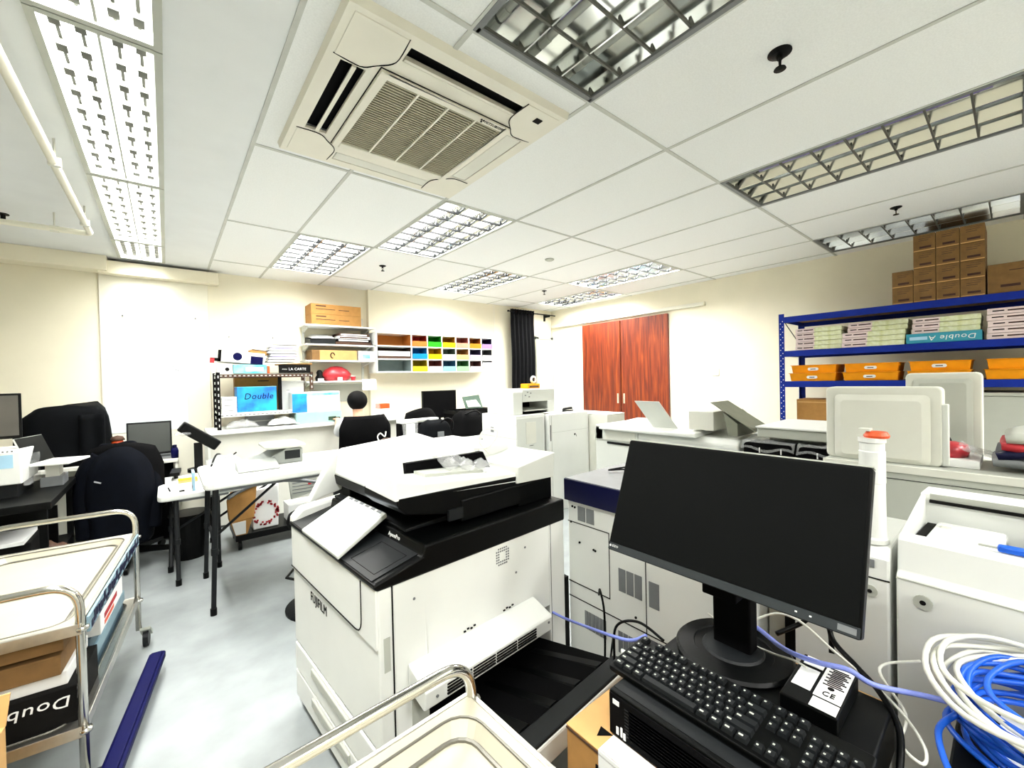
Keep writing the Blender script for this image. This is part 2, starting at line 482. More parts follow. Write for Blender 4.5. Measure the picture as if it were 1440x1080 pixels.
# air conditioner cassette
ac = thing('air_conditioner', 'ivory square ceiling cassette air conditioner with a slatted centre grille', 'air conditioner', (.93, 1.775, CZ))
A0, A1, A2, A3 = -.485, .485, -.51, .515
zb = -.03
def slot_frame(b, x0, x1, y0, y1, holes_):
    xs = sorted({x0, x1} | {h[0] for h in holes_} | {h[1] for h in holes_}); yy = sorted({y0, y1} | {h[2] for h in holes_} | {h[3] for h in holes_})
    for i in range(len(xs) - 1):
        for j in range(len(yy) - 1):
            cx, cy = (xs[i] + xs[i + 1]) / 2, (yy[j] + yy[j + 1]) / 2
            if any(h[0] < cx < h[1] and h[2] < cy < h[3] for h in holes_):
                continue
            b.box(xs[i], xs[i + 1], yy[j], yy[j + 1], zb, zb + .012)
sl = [(-.425, -.335, -.25, .25), (-.25, .28, -.45, -.375), (.335, .425, -.25, .25), (-.25, .28, .38, .455)]
b = B(); slot_frame(b, A0 + .008, A1 - .008, A2 + .008, A3 - .008, sl + [(-.27, .28, -.27, .275)])
b.hexa([(A0 + .008, A2 + .008, zb), (A0 + .008, A3 - .008, zb), (A0, A3, 0), (A0, A2, 0)], [(A0 + .03, A2 + .008, zb + .012), (A0 + .03, A3 - .008, zb + .012), (A0 + .03, A3, 0), (A0 + .03, A2, 0)])
b.hexa([(A1 - .008, A2 + .008, zb), (A1 - .008, A3 - .008, zb), (A1, A3, 0), (A1, A2, 0)], [(A1 - .03, A2 + .008, zb + .012), (A1 - .03, A3 - .008, zb + .012), (A1 - .03, A3, 0), (A1 - .03, A2, 0)])
b.hexa([(A0 + .008, A2 + .008, zb), (A1 - .008, A2 + .008, zb), (A1, A2, 0), (A0, A2, 0)], [(A0 + .008, A2 + .03, zb + .012), (A1 - .008, A2 + .03, zb + .012), (A1, A2 + .03, 0), (A0, A2 + .03, 0)])
b.hexa([(A0 + .008, A3 - .008, zb), (A1 - .008, A3 - .008, zb), (A1, A3, 0), (A0, A3, 0)], [(A0 + .008, A3 - .03, zb + .012), (A1 - .008, A3 - .03, zb + .012), (A1, A3 - .03, 0), (A0, A3 - .03, 0)])
b.finish('panel', 'ac', ac)
for k, h in enumerate(sl):
    q = B(); q.box(h[0] - .005, h[1] + .005, h[2] - .005, h[3] + .005, -.006, -.004)
    o = q.finish('air_outlet', 'matte', ac)
    cx, cy = (h[0] + h[1]) / 2, (h[2] + h[3]) / 2
    wx, wy = (h[1] - h[0]) / 2 - .004, (h[3] - h[2]) / 2 - .004
    q = B()
    if k == 0:
        q.hexa([(cx - .004, cy - wy, zb - .004), (cx + .012, cy - wy, zb - .004), (cx + .012, cy + wy, zb - .004), (cx - .004, cy + wy, zb - .004)], [(cx + .006, cy - wy, -.008), (cx + .014, cy - wy, -.008), (cx + .014, cy + wy, -.008), (cx + .006, cy + wy, -.008)])
    elif k == 1:
        q.hexa([(cx - wx, cy + wy - .012, zb - .002), (cx + wx, cy + wy - .012, zb - .002), (cx + wx, cy + wy, zb - .002), (cx - wx, cy + wy, zb - .002)], [(cx - wx, cy + wy - .006, -.01), (cx + wx, cy + wy - .006, -.01), (cx + wx, cy + wy, -.01), (cx - wx, cy + wy, -.01)])
    else:
        q.box(cx - wx, cx + wx, cy - wy, cy + wy, zb + .001, zb + .006)
    q.finish('air_flap', 'beige' if k > 1 else 'ac', o)
g = B()
for a, b_, c, d_ in ((-.295, -.265, -.30, .305), (.285, .315, -.30, .305), (-.265, .285, -.30, -.265), (-.265, .285, .265, .305)):
    g.box(a, b_, c, d_, zb - .014, zb + .002)
go = g.finish('grille_frame', 'ac', ac, bevel=.004)
q = B(); q.tube([(-.297, -.302, zb - .001), (.317, -.302, zb - .001), (.317, .307, zb - .001), (-.297, .307, zb - .001)], .0025, 5, closed=True); q.finish('frame_seam', 'seam', go)
g = B()
for k in range(1, 4):
    x = -.265 + .55 * k / 4; g.box(x - .004, x + .004, -.265, .265, zb - .012, zb)
g.finish('grille_bars', 'ac', go)
g = B(); n = 34
for k in range(n):
    y = -.262 + .524 * (k + .5) / n
    g.box(-.265, .285, y - .0035, y + .0035, zb - .008, zb - .004)
g.finish('grille_slats', 'slat', go)
B().box(-.265, .285, -.265, .265, zb + .003, zb + .006).finish('filter', mat('filter_brown', '#3c382c', .9), go)
bm_ = B()
for dx, dy in ((0, .008), (-.006, -.004), (.006, -.004)):
    bm_.prism([(.165 + dx, -.293 + dy), (.171 + dx, -.287 + dy), (.165 + dx, -.281 + dy), (.159 + dx, -.287 + dy)], 'z', zb - .0155, zb - .0135)
bm_.finish('emblem', 'ink', go)
txt('MITSUBISHI', .022, (.178, -.287, zb - .0148), (PI, 0, 0), 'ink', go, sx=.85)
B().box(.355, .39, -.435, -.405, zb - .006, zb - .002).finish('receiver_window', 'ink', ac)
for sx, sy in ((-1, -1), (1, -1), (-1, 1), (1, 1)):
    cn = B(); cn.prism([(sx * .452, sy * .478), (sx * .452, sy * .27), (sx * .36, sy * .262), (sx * .315, sy * .30), (sx * .262, sy * .36), (sx * .27, sy * .478)], 'z', zb - .003, zb + .002)
    co_ = cn.finish('corner_cover', 'ac', ac, bevel=.0015)
    q = B(); q.tube(spline([(sx * .455, sy * .268, zb - .0005), (sx * .36, sy * .262, zb - .003), (sx * .315, sy * .30, zb - .003), (sx * .265, sy * .36, zb - .003), (sx * .268, sy * .48, zb - .0005)], 5), .0022, 5); q.finish('cover_seam', 'seam', co_)

# sprinklers and ceiling bits
def sprinkler(loc, label, s=1.0):
    t = thing('sprinkler', label, 'sprinkler', loc, 0, 'black ceiling sprinklers')
    B().lathe([(.001, 0), (.034 * s, 0), (.034 * s, -.004), (.022 * s, -.01), (.013 * s, -.012), (.001, -.012)], n=20).finish('escutcheon', 'black', t, smooth=False)
    b = B(); b.cyl((0, 0, -.01), (0, 0, -.022 * s), .009 * s, 10); b.cyl((-.009 * s, 0, -.02 * s), (-.003, 0, -.05 * s), .0025, 6); b.cyl((.009 * s, 0, -.02 * s), (.003, 0, -.05 * s), .0025, 6)
    b.finish('frame', 'black', t)
    B().lathe([(.001, -.05 * s), (.016 * s, -.05 * s), (.018 * s, -.054 * s), (.001, -.056 * s)], n=14).finish('deflector', 'black', t)
sprinkler((1.77, .55, CZ), 'black sprinkler nearest the camera, between the two mirrored lights', 1.15)
sprinkler((4.1, .55, CZ), 'black sprinkler in the ceiling just before the light over the cartons')
sprinkler((1.72, 4.1, CZ), 'black sprinkler between the two lit lights left of the pigeonholes')
sprinkler((3.95, 4.05, CZ), 'black sprinkler beside the lit light above the far corner')
t = thing('smoke_detector', 'flat round white disc on the ceiling in the middle of the tiles', 'smoke detector', (2.96, 2.95, CZ))
B().lathe([(.001, 0), (.045, 0), (.045, -.008), (.03, -.016), (.001, -.018)], n=24).finish('body', 'grey', t, smooth=False)
# conduit frame hanging below the left ceiling
t = thing('ceiling_pipe', 'white pipe run hung under the left ceiling beside the strip lights', 'pipe', (-.38, 4.08, 2.42))
B().tube(arc_path([(-.02, -5.5, .0), (0, 0, 0), (-2.0, .06, 0)], .04), .018, 10).finish('pipe', 'wallw', t, smooth=True)
for dx, dy in ((-.17, .005), (-.55, .02), (0, -1.2), (0, -2.6), (-.0, -.25)):
    q = B(); q.cyl((dx, dy, .0), (dx, dy, .108), .005, 8); q.box(dx - .022, dx + .022, dy - .012, dy + .012, -.02, .02)
    q.finish('hanger', 'beige', t)
sp = thing('sprinkler', 'small black sprinkler on the white pipe at the left edge', 'sprinkler', (-.78, 4.13, 2.44), 0, 'black ceiling sprinklers')
q = B(); q.cyl((0, 0, 0), (0, 0, .035), .012, 10); q.finish('frame', 'black', sp)
q = B(); q.lathe([(.001, .035), (.028, .035), (.028, .041), (.001, .043)], n=14); q.finish('deflector', 'black', sp)
# ------------------------------------------------------------------ main copier
cp = thing('photocopier', 'large white photocopier with a black control deck, tilted touch screen and black catch tray', 'photocopier', (.45, 1.17, 0), math.radians(4))
W = .79
b = B()
b.prism([(0, .27), (0, .75), (.045, .75), (.045, .27)], 'y', 0, W)                       # front door block
b.box(.047, .835, .14, W, .06, .75)
b.box(.047, .16, 0, .14, .06, .75)
b.box(.16, .74, 0, .14, .42, .75)
b.box(.74, .835, 0, .14, .14, .75); b.box(.16, .74, .1, .14, .06, .42)
b.finish('body', 'white', cp, bevel=.006)
B().prism(rrect(.004, W - .004, .575, .752, .004), 'x', -.006, .02).finish('front_cover', 'white', cp, bevel=.004)
# split line with rounded corner on the front
b = B(); b.tube(arc_path([(-.0065, W, .585), (-.0065, .10, .585), (-.0065, .10, .75)], .05), .0022, 6)
b.finish('door_seam', 'seam', cp)
txt('FUJIFILM', .05, (-.0015, .575, .53), FACE_NX, 'ink', cp, sx=.84)
b = B(); b.prism([(.015, .505), (.035, .505), (.035, .605), (.015, .605)], 'y', -.0015, .004); b.finish('door_grip', 'grey', cp)
B().box(.0445, .0465, -.002, .01, .06, .75).finish('side_seam', 'seam', cp); B().box(.747, .7485, -.0015, .01, .14, .75).finish('side_seam', 'seam', cp)
for z0, z1 in ((.155, .265), (.04, .15)):
    o = B().box(-.004, .05, .01, W - .01, z0, z1).finish('paper_drawer', 'white', cp, bevel=.005)
    B().box(-.012, .0, .22, .57, z1 - .045, z1 - .012).finish('drawer_handle', 'grey', o, bevel=.004)
# black band and deck
b = B(); b.prism([(0, .748), (-.012, .758), (-.012, .772), (.148, .806), (.156, .838), (.837, .838), (.837, .748)], 'y', -.004, W + .002)
b.finish('control_deck', 'black', cp, bevel=.008)
b = B(); b.prism([(-.008, .7745), (.146, .8075), (.146, .8085), (-.008, .776)], 'y', .02, W - .03); b.finish('deck_surface', 'dark', cp)
b = B(); b.tube([(.012, .045, .7798), (.12, .045, .8027), (.12, .21, .8027), (.012, .21, .7798), (.012, .045, .7798)], .0016, 4); b.finish('pad_outline', 'seam', cp)
txt('ApeosPro', .020, (.1495, .22, .823), (PI / 2 - .2, 0, -PI / 2), 'paper', cp, sx=.9)
# touch screen
ts = B(); ts.hexa([(-.02, .235, .775), (-.02, .59, .775), (.175, .61, .86), (.175, .275, .86)], [(-.024, .235, .79), (-.024, .59, .79), (.17, .61, .876), (.17, .275, .876)])
to = ts.finish('touch_screen', 'white2', cp, bevel=.004)
B().hexa([(-.010, .25, .7975), (-.010, .58, .7975), (.155, .598, .8702), (.155, .288, .8702)], [(-.0105, .25, .7985), (-.0105, .58, .7985), (.1545, .598, .8712), (.1545, .288, .8712)]).finish('display', 'lcd', to)
b = B()
for k in range(6):
    y = .30 + .05 * k
    b.hexa([(.158, y, .8718), (.158, y + .03, .8718), (.167, y + .03, .8758), (.167, y, .8758)], [(.158, y, .8728), (.158, y + .03, .8728), (.167, y + .03, .8768), (.167, y, .8768)])
b.finish('buttons', 'mid', to)
b = B(); b.hexa([(.02, .3, .78), (.02, .54, .78), (.15, .54, .80), (.15, .3, .80)], [(.02, .3, .80), (.02, .54, .80), (.15, .54, .86), (.15, .3, .86)]); b.finish('screen_hinge', 'matte', cp)
# inner output cavity and scanner block
b = B(); b.prism([(.17, .838), (.17, .848), (.62, .87), (.62, .838)], 'y', .14, W - .02); b.finish('output_tray', 'dark', cp, bevel=.003)
b = B(); b.box(.34, .80, .05, .16, .85, .93); b.box(.62, .82, .05, W - .02, .838, .93); b.box(.2, .8, W - .12, W, .838, .95)
b.finish('scanner_support', 'black', cp, bevel=.006)
b = B(); b.prism([(.13, .925), (.10, .955), (.10, .985), (.82, .955), (.82, .865), (.34, .88)], 'y', .055, .3); b.prism([(.24, .87), (.175, .90), (.165, .945), (.82, .955), (.82, .865)], 'y', .3, W)
b.finish('scanner', 'black', cp, bevel=.01)
B().box(.285, .345, .046, .058, .868, .905).finish('scanner_vent', 'dark', cp)
# document feeder
b = B()
b.hexa([(.16, .27, .94), (.165, W - .03, .94), (.60, W - .03, .95), (.60, .19, .95)], [(.17, .29, 1.06), (.18, W - .05, 1.06), (.58, W - .05, 1.09), (.54, .215, 1.062)])
b.finish('feeder_lid', 'white', cp, bevel=.012)
b = B(); b.hexa([(.09, .055, .975), (.09, .27, .985), (.62, .2, .945), (.62, .055, .945)], [(.095, .06, 1.04), (.095, .27, 1.05), (.24, .23, 1.0), (.24, .06, 1.0)]); b.hexa([(.2, .055, .96), (.2, .26, .96), (.62, .2, .945), (.62, .055, .945)], [(.2, .06, 1.012), (.2, .26, 1.012), (.62, .2, .985), (.62, .06, .975)])
b.box(.45, .80, .3, W - .05, .95, 1.05)
b.box(.45, .80, .06, .3, .935, .972)
b.finish('document_feeder', 'white', cp, bevel=.01)
b = B(); b.hexa([(.24, .248, .99), (.24, .28, .99), (.59, .22, .985), (.59, .183, .985)], [(.24, .252, 1.046), (.24, .28, 1.046), (.56, .22, 1.054), (.56, .192, 1.054)]); b.finish('feeder_slot', 'matte', cp)
b = B(); b.hexa([(.26, .15, 1.0), (.26, .23, 1.0), (.5, .195, .985), (.5, .12, .985)], [(.26, .15, 1.02), (.26, .23, 1.02), (.5, .195, 1.008), (.5, .12, 1.0)]); b.finish('feeder_tray', 'grey', cp)
b = B(); b.hexa([(.61, .045, .935), (.61, .30, .935), (.83, .30, .925), (.83, .045, .925)], [(.62, .045, 1.0), (.62, .30, 1.0), (.84, .30, 1.03), (.84, .045, 1.03)]); b.finish('feeder_tail', 'white2', cp, bevel=.004)
b = B(); b.hexa([(.06, W - .03, .84), (.06, W + .01, .84), (.34, W + .01, .9), (.34, W - .03, .9)], [(.16, W - .05, 1.03), (.16, W + .0, 1.03), (.4, W + .0, 1.06), (.4, W - .05, 1.06)]); b.finish('hinge_cover', 'white', cp, bevel=.005)
# shoulder at the far left of the deck
b = B(); b.prism([(-.006, .75), (-.006, .79), (.03, .825), (.22, .845), (.22, .75)], 'y', W - .035, W + .02); b.finish('deck_shoulder', 'white', cp, bevel=.012)
# side exit cover
b = B(); b.prism([(0, .497), (-.092, .462), (-.098, .455), (-.094, .405), (-.085, .398), (0, .42)], 'x', .09, .64)
b.finish('exit_cover', 'white', cp, bevel=.004)
for k in range(4):
    b = B(); x = .165 + k * .098
    for j in range(4): b.box(x, x + .092, -.1, -.0935, .415 + j * .0095, .4195 + j * .0095)
    b.finish('cover_vent', 'ink', cp)
b = B()
for x, z in ((.117, .685), (.13, .43), (.62, .44), (.60, .70), (.55, .62)):
    y = -.098 if z < .5 else 0
    b.cyl((x, y - .001, z), (x, y + .002, z), .0045, 10)
b.finish('screws', 'mid', cp)
b = B()
for j in range(7):
    for k in range(7):
        if 2 <= j <= 4 and 2 <= k <= 4: continue
        if (j, k) in ((0, 0), (0, 6), (6, 0), (6, 6)): continue
        x = .452 + k * .0095; z = .672 + j * .0095
        b.box(x, x + .006, -.001, .002, z, z + .0055)
b.finish('round_vent', 'mid', cp)
b = B()
for x in (.30, .48):
    for k in range(4):
        b.box(x + k * .014, x + k * .014 + .008, -.004, .002, .5005 + .004 * (k % 2), .505 + .004 * (k % 2))
b.finish('clip_marks', 'ink', cp)
# black recess below the cover and the catch tray
B().box(.165, .735, .08, .1, .15, .415).finish('exit_recess', 'matte', cp)
b = B(); b.prism([(.10, .10), (.16, .10), (.16, .40), (.10, .40)], 'y', -.002, .0); b.prism([(.05, .13), (.10, .13), (.10, .25), (.05, .25)], 'y', -.0015, .0)
b.finish('lower_cover', 'grey', cp)
tr = B()
tr.hexa([(.16, .08, .235), (.735, .08, .235), (.69, -.36, .365), (.13, -.36, .365)], [(.16, .08, .262), (.735, .08, .262), (.69, -.36, .388), (.13, -.36, .388)])
tro = tr.finish('catch_tray', 'matte', cp, bevel=.006)
b = B()
for k in range(4):
    x = .25 + k * .12
    b.hexa([(x, .05, .262), (x + .05, .05, .262), (x + .05, -.31, .37), (x, -.31, .37)], [(x + .01, .05, .27), (x + .04, .05, .27), (x + .04, -.31, .378), (x + .01, -.31, .378)])
b.finish('tray_ribs', 'black', tro)
b = B(); b.hexa([(.10, -.32, .355), (.70, -.32, .355), (.70, -.40, .38), (.10, -.40, .38)], [(.10, -.32, .385), (.70, -.32, .385), (.70, -.40, .408), (.10, -.40, .408)]); b.finish('tray_edge', 'dark', tro, bevel=.006)
b = B(); b.prism([(.09, -.405), (.70, -.405), (.735, -.37), (.735, -.33), (.72, -.34), (.69, -.392), (.09, -.392)], 'z', .335, .40); b.finish('tray_rim', 'white', tro, bevel=.006)
for x, y in ((.08, .08), (.75, .08), (.08, W - .08), (.75, W - .08)):
    B().cyl((x, y - .012, .03), (x, y + .012, .03), .03, 14).finish('caster', 'dark', cp)
# crumpled clear wrap lying on the feeder
b = B(); pts = []
def wr(u, v):
    x = .34 + .22 * v; y = .10 + .13 * u
    return (x, y, 1.035 - .04 * v + .014 * math.sin(9 * u + 5 * v) + .014 * math.sin(23 * v + 4 * u) + (.035 * max(0, 1 - abs(u - .9) * 5)))
b.grid(10, 16, wr)
wrp = b.finish('plastic_wrap', 'clear', None, smooth=True, loc=(.45, 1.17, 0.01), rotz=math.radians(4), solid=.001, label='crumpled clear plastic wrap lying on the feeder of the big copier', cat='plastic wrap')
b = B(); b.tube(spline([(.60, .20, 1.03), (.58, .24, 1.08), (.60, .22, 1.13), (.63, .18, 1.12), (.56, .15, 1.07), (.52, .2, 1.06)], 6), .004, 6); b.finish('cable_tie', 'whitecable', wrp)

# ------------------------------------------------------------------ steel trolleys
def trolley(name, label, loc, rotz, w, l, zt, zh, low, near_handle=True):
    t = thing(name, label, 'trolley', loc, rotz, 'stainless steel trolleys')
    # local: x from -w to 0, y 0..l ; top tray at zt with raised lips
    for zz in ((zt, low) if low else (zt,)):
        b = B()
        b.box(-w, 0, 0, l, zz - .035, zz - .030)
        b.prism([(-w, zz - .035), (-w, zz), (-w + .012, zz), (-w + .012, zz - .006), (-w + .006, zz - .006), (-w + .006, zz - .035)], 'y', 0, l)
        b.prism([(0, zz - .035), (0, zz), (-.012, zz), (-.012, zz - .006), (-.006, zz - .006), (-.006, zz - .035)], 'y', 0, l)
        b.prism([(0, zz - .035), (0, zz), (.012, zz), (.012, zz - .006), (.006, zz - .006), (.006, zz - .035)], 'x', -w, 0)
        b.prism([(l, zz - .035), (l, zz), (l - .012, zz), (l - .012, zz - .006), (l - .006, zz - .006), (l - .006, zz - .035)], 'x', -w, 0)
        o = b.finish('tray' if zz == zt else 'lower_tray', 'steel', t, bevel=.002)
        q = B()
        ro = rrect(-w + .035, -.035, .035, l - .035, .06); ri = rrect(-w + .06, -.06, .06, l - .06, .05)
        q.loft([[(x, y, zz - .0015) for x, y in rrect(-w + .008, -.008, .008, l - .008, .004)], [(x, y, zz - .003) for x, y in ro], [(x, y, zz - .028) for x, y in ri]], cap=False)
        q.f([q.v((x, y, zz - .028)) for x, y in ri])
        bs = q.finish('tray_basin', 'cream_tray' if zz == zt else 'steel', o)
        q = B(); q.tube([(x, y, zz - .026) for x, y in ri], .005, 6, closed=True); q.finish('basin_bead', 'bead', o); q = B(); q.tube([(x, y, zz - .003) for x, y in ro], .003, 6, closed=True); q.finish('basin_edge', 'bead', o)
    for y, nm in ((l + .0, 1), (0.0, 0)):
        yy = l - .012 if nm else .012
        if nm == 0 and not near_handle:
            for x in (-w + .015, -.012):
                B().cyl((x, yy, .1), (x, yy, zt), .0125, 12).finish('post', 'chrome', t, smooth=True)
            continue
        b = B(); b.tube(arc_path([(-.004, yy, .1), (-.004, yy, zh), (-w + .004, yy, zh), (-w + .004, yy, .1)], .085, 8), .0125, 12)
        b.finish('handle', 'chrome', t, smooth=True)
    for x in (-.0, -w):
        for y in (.012, l - .012):
            for zz in (zt - .02, (low or .15) - .02):
                B().lathe([(.004, -.006), (.017, -.006), (.018, .0), (.017, .006), (.004, .006)], (x, y, zz), 12).finish('collar', 'chrome', t, smooth=True)
    for x in (-.0, -w):
        for y in (.012, l - .012):
            q = B(); q.cyl((x + .012, y + .02, .045), (x + .034, y + .02, .045), .045, 18); o = q.finish('caster', 'dark', t)
            q = B(); q.hexa([(x + .002, y - .02, .1), (x + .045, y - .02, .1), (x + .045, y + .05, .04), (x + .002, y + .05, .04)], [(x + .002, y - .02, .112), (x + .045, y - .02, .112), (x + .045, y + .056, .055), (x + .002, y + .056, .055)])
            q.finish('brake', 'grey', o)
    return t
tl = trolley('service_trolley', 'two tier stainless steel trolley with loop handles loaded with reams, at the left edge', (-.23, 1.91, 0), math.radians(-5.3), .52, 1.0, .60, .725, .27)
trolley('service_trolley', 'stainless steel trolley with a bare tray, parked against the big copier and its catch tray', (.55, .17, 0), math.radians(2.5), .56, .64, .635, .715, .25, near_handle=False)

# load of the left trolley (local frame of the trolley reused for placement)
TM = Matrix.Translation((-.23, 1.91, 0)) @ Matrix.Rotation(math.radians(-5.3), 4, 'Z')
def on_trolley(name, x0, x1, y0, y1, z0, z1, mats, label, cat, group=None, strip=None):
    c = TM @ Vector(((x0 + x1) / 2, (y0 + y1) / 2, z0))
    hx, hy = (x1 - x0) / 2, (y1 - y0) / 2
    o = B().box(-hx, hx, -hy, hy, 0, z1 - z0).finish(name, mats, None, bevel=.003, loc=c, rotz=math.radians(-5.3), label=label, cat=cat, group=group)
    return o, hx, hy
def upside(o, hx, hy, h, s, size, m, x=None, front='y'):
    # upside-down words on the face that looks to the camera
    txt(s, size, (hx - .03 if x is None else x, -hy - .001, h / 2), (PI / 2, PI, 0), m, o, sx=1.15, shear=.15)
o, hx, hy = on_trolley('ream_box', -.49, -.025, .05, .31, .2425, .385, 'ink', 'black upside-down carton with white words on the lower trolley tier', 'box', 'cartons on the lower trolley tier'); upside(o, hx, hy, .20, 'Double A', .05, 'paper', x=hx - .012)
o, hx, hy = on_trolley('paper_ream', -.49, -.05, .07, .31, .386, .43, 'paper', 'white paper ream on the black carton of the left trolley', 'paper ream')
o, hx, hy = on_trolley('ream_box', -.49, -.06, .05, .31, .431, .495, 'kraftd', 'brown flat carton on the white ream of the left trolley', 'box', 'cartons on the lower trolley tier')
o, hx, hy = on_trolley('ream_box', -.49, -.05, .04, .31, .512, .562, 'kraftd', 'brown flat slab painted as the reflection in the top tray lip of the left trolley', 'box', 'cartons on the lower trolley tier')  # brown reflection of the tray lip, put in as a slab
for k in range(3):
    on_trolley('paper_ream', -.46, -.05 + .006 * (k % 2), .33, .93, .2425 + k * .052, .2925 + k * .052, ('slate', 'slate2', 'slate')[k], ('dark slate ream at the base of the long stack on the loaded trolley', 'pale slate ream in the middle of the long stack on the loaded trolley', 'dark slate ream on top of the pale one on the loaded trolley')[k], 'paper ream', 'long reams on the left trolley')
o, hx, hy = on_trolley('label_box', -.30, -.02, .34, .74, .402, .480, 'paper', 'white carton with red and orange stripes on the side of the left trolley', 'box')
b = B(); b.box(hx - .001, hx + .001, -.14, .08, .036, .056); b.finish('red_stripe', 'red', o)
b = B(); b.box(hx - .001, hx + .001, -.14, .02, .012, .028); b.finish('orange_stripe', 'orange2', o)
o, hx, hy = on_trolley('tape_case', -.30, -.02, .42, .78, .481, .545, 'ink', 'flat black case on the striped carton of the left trolley', 'case')
o = B().box(-.004, .004, -.46, .46, 0, .05).finish('lip_reflection', 'slate2', None, loc=TM @ Vector((.008, .5, .551)), rotz=math.radians(-5.3), label='narrow blue strip painted as the reflection along the trolley edge', cat='painted reflection')  # reflections on the tray lip built as a thin coloured strip
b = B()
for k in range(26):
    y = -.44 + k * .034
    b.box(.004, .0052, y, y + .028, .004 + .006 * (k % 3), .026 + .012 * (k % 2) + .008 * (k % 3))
b.finish('lip_reflection_marks', 'navy', o)
# blue dolly under the trolley and carton at the corner
dl = thing('platform_dolly', 'dark blue plastic platform dolly on the floor beside the left trolley', 'dolly', (-.105, 2.3, 0), math.radians(-9))
b = B(); b.box(-.03, .012, -.5, .3, .085, .10); b.finish('deck', 'royal', dl, bevel=.004)
b = B(); b.prism(rrect(-.04, .022, -.52, .32, .015), 'z', .06, .09); b.finish('bumper', 'royal', dl, bevel=.006)
for x, y in ((-.01, -.42), (-.01, .24)):
    B().cyl((x - .01, y, .03), (x + .01, y, .03), .03, 12).finish('wheel', 'dark', dl)
o = thing('carton', 'open tan cardboard carton at the bottom left corner in front of the trolley', 'box', (-.425, 1.62, 0), math.radians(-8))
b = B(); b.box(-.22, .06, -.12, .10, 0, .46); b.finish('body', 'kraft2', o)
b = B(); b.hexa([(-.22, .1, .46), (.06, .1, .46), (.06, .105, .46), (-.22, .105, .46)], [(-.22, .13, .53), (.06, .13, .53), (.06, .135, .53), (-.22, .135, .53)])
b.finish('flap', 'kraft2', o)
# ------------------------------------------------------------------ computer on the carton
bx = thing('carton', 'large tan cardboard carton carrying the black computer', 'box', (.69, .665, 0))
b = B(); b.box(0, .62, -.46, 0, 0, .553); b.finish('body', 'kraft', bx, bevel=.003)
b = B(); b.box(-.001, .62, -.46, .0, .5535, .555); b.finish('lid_flaps', 'kraft2', bx)
B().box(-.002, .0, -.46, 0, .546, .550).finish('lid_seam', 'brown', bx)
B().prism([(.025, -.068), (.052, -.092), (.052, -.058)], 'z', .5552, .556).finish('hand_hole', 'matte', bx)
B().box(-.002, .0, -.12, -.085, .47, .52).finish('side_hole', 'matte', bx)
o = B().box(0, .05, -.4, 0, 0, .0015).finish('paper_sheet', 'paper', None, loc=(.692, .572, .5566), label='white sheet of paper showing under the front of the black computer', cat='paper')
B().box(-.004, -.002, -.4, -.0, -.10, .0015).finish('folded_edge', 'paper', o)
pc = thing('desktop_computer', 'black slim desktop computer lying flat under the black keyboard', 'computer', (.745, .585, .5565))
b = B(); b.prism(rrect(-.42, 0, 0, .098, .006), 'x', .0, .40); b.finish('case', 'black', pc, bevel=.003)
b = B(); b.box(-.004, .0, -.415, -.003, .004, .094)
b.finish('front_bezel', 'matte', pc, bevel=.002)
B().box(.012, .045, -.41, -.006, .098, .0988).finish('top_strip', 'dark', pc)
b = B()
for j in range(9):
    for k in range(34):
        b.box(-.0048, -.0038, -.39 + k * .0105, -.44 + k * .0105 + .004, .02 + j * .007, .023 + j * .007)
b.finish('bezel_holes', 'dark', pc)
b = B(); b.box(-.0055, -.004, -.028, -.022, .012, .028); b.box(-.0055, -.004, -.038, -.033, .012, .032); b.box(-.0055, -.004, -.046, -.040, .010, .024); b.box(-.0055, -.004, -.03, -.014, .075, .085)
b.finish('front_badge', 'paper', pc)
kb = thing('keyboard', 'black full-size computer keyboard laid on the black desktop computer', 'keyboard', (.945, .625, .656))
KX = Matrix.Rotation(math.radians(-3.0), 4, 'Y')
b = B().xf(KX); b.prism(rrect(-.15, 0, -.467, 0, .008), 'z', .004, .017)
b.finish('base', 'black', kb, bevel=.003)
b = B().xf(KX); lg = B().xf(KX)
rows = [(.0, 1, [(0, 1), (2, 4), (6.5, 4), (11, 4), (15.3, 3)]), (1.35, 1, [(0, 13), (13, -2), (15.3, 3), (18.6, 4)]), (2.35, 1, [(0, -1.5), (1.5, 12), (13.5, -1.5), (15.3, 3), (18.6, 4)]),
        (3.35, 1, [(0, -1.75), (1.75, 11), (12.75, -2.25), (18.6, 4)]), (4.35, 1, [(0, -2.25), (2.25, 10), (12.25, -2.75), (16.3, 1), (18.6, 4)]), (5.35, 1, [(0, -1.25), (1.25, -1.25), (2.5, -1.25), (3.75, -6.25), (10, -1.25), (11.25, -1.25), (12.5, -1.25), (13.75, -1.25), (15.3, 3), (18.6, -2), (20.6, 2)])]
u = .0199
for ry, hh, segs in rows:
    for sx_, cnt in segs:
        keys = [(sx_ + i, 1) for i in range(cnt)] if cnt > 0 else [(sx_, -cnt)]
        for kx, kw in keys:
            y1 = -.009 - kx * u; y0 = y1 - kw * u + .0022; x1 = -.008 - ry * .0212; x0 = x1 - .0185
            b.hexa([(x0, y0, .016), (x1, y0, .016), (x1, y1, .016), (x0, y1, .016)], [(x0 + .003, y0 + .0025, .0245), (x1 - .002, y0 + .0025, .0245), (x1 - .002, y1 - .0025, .0245), (x0 + .003, y1 - .0025, .0245)])
            if kw < 3:
                cx = x1 - .007; cy = y1 - .005
                lg.box(cx - .004, cx, cy - (.0035 if kw == 1 else .008), cy, .0245, .0248)
b.finish('keys', 'dark', kb); lg.finish('legend_lettering', 'grey', kb)
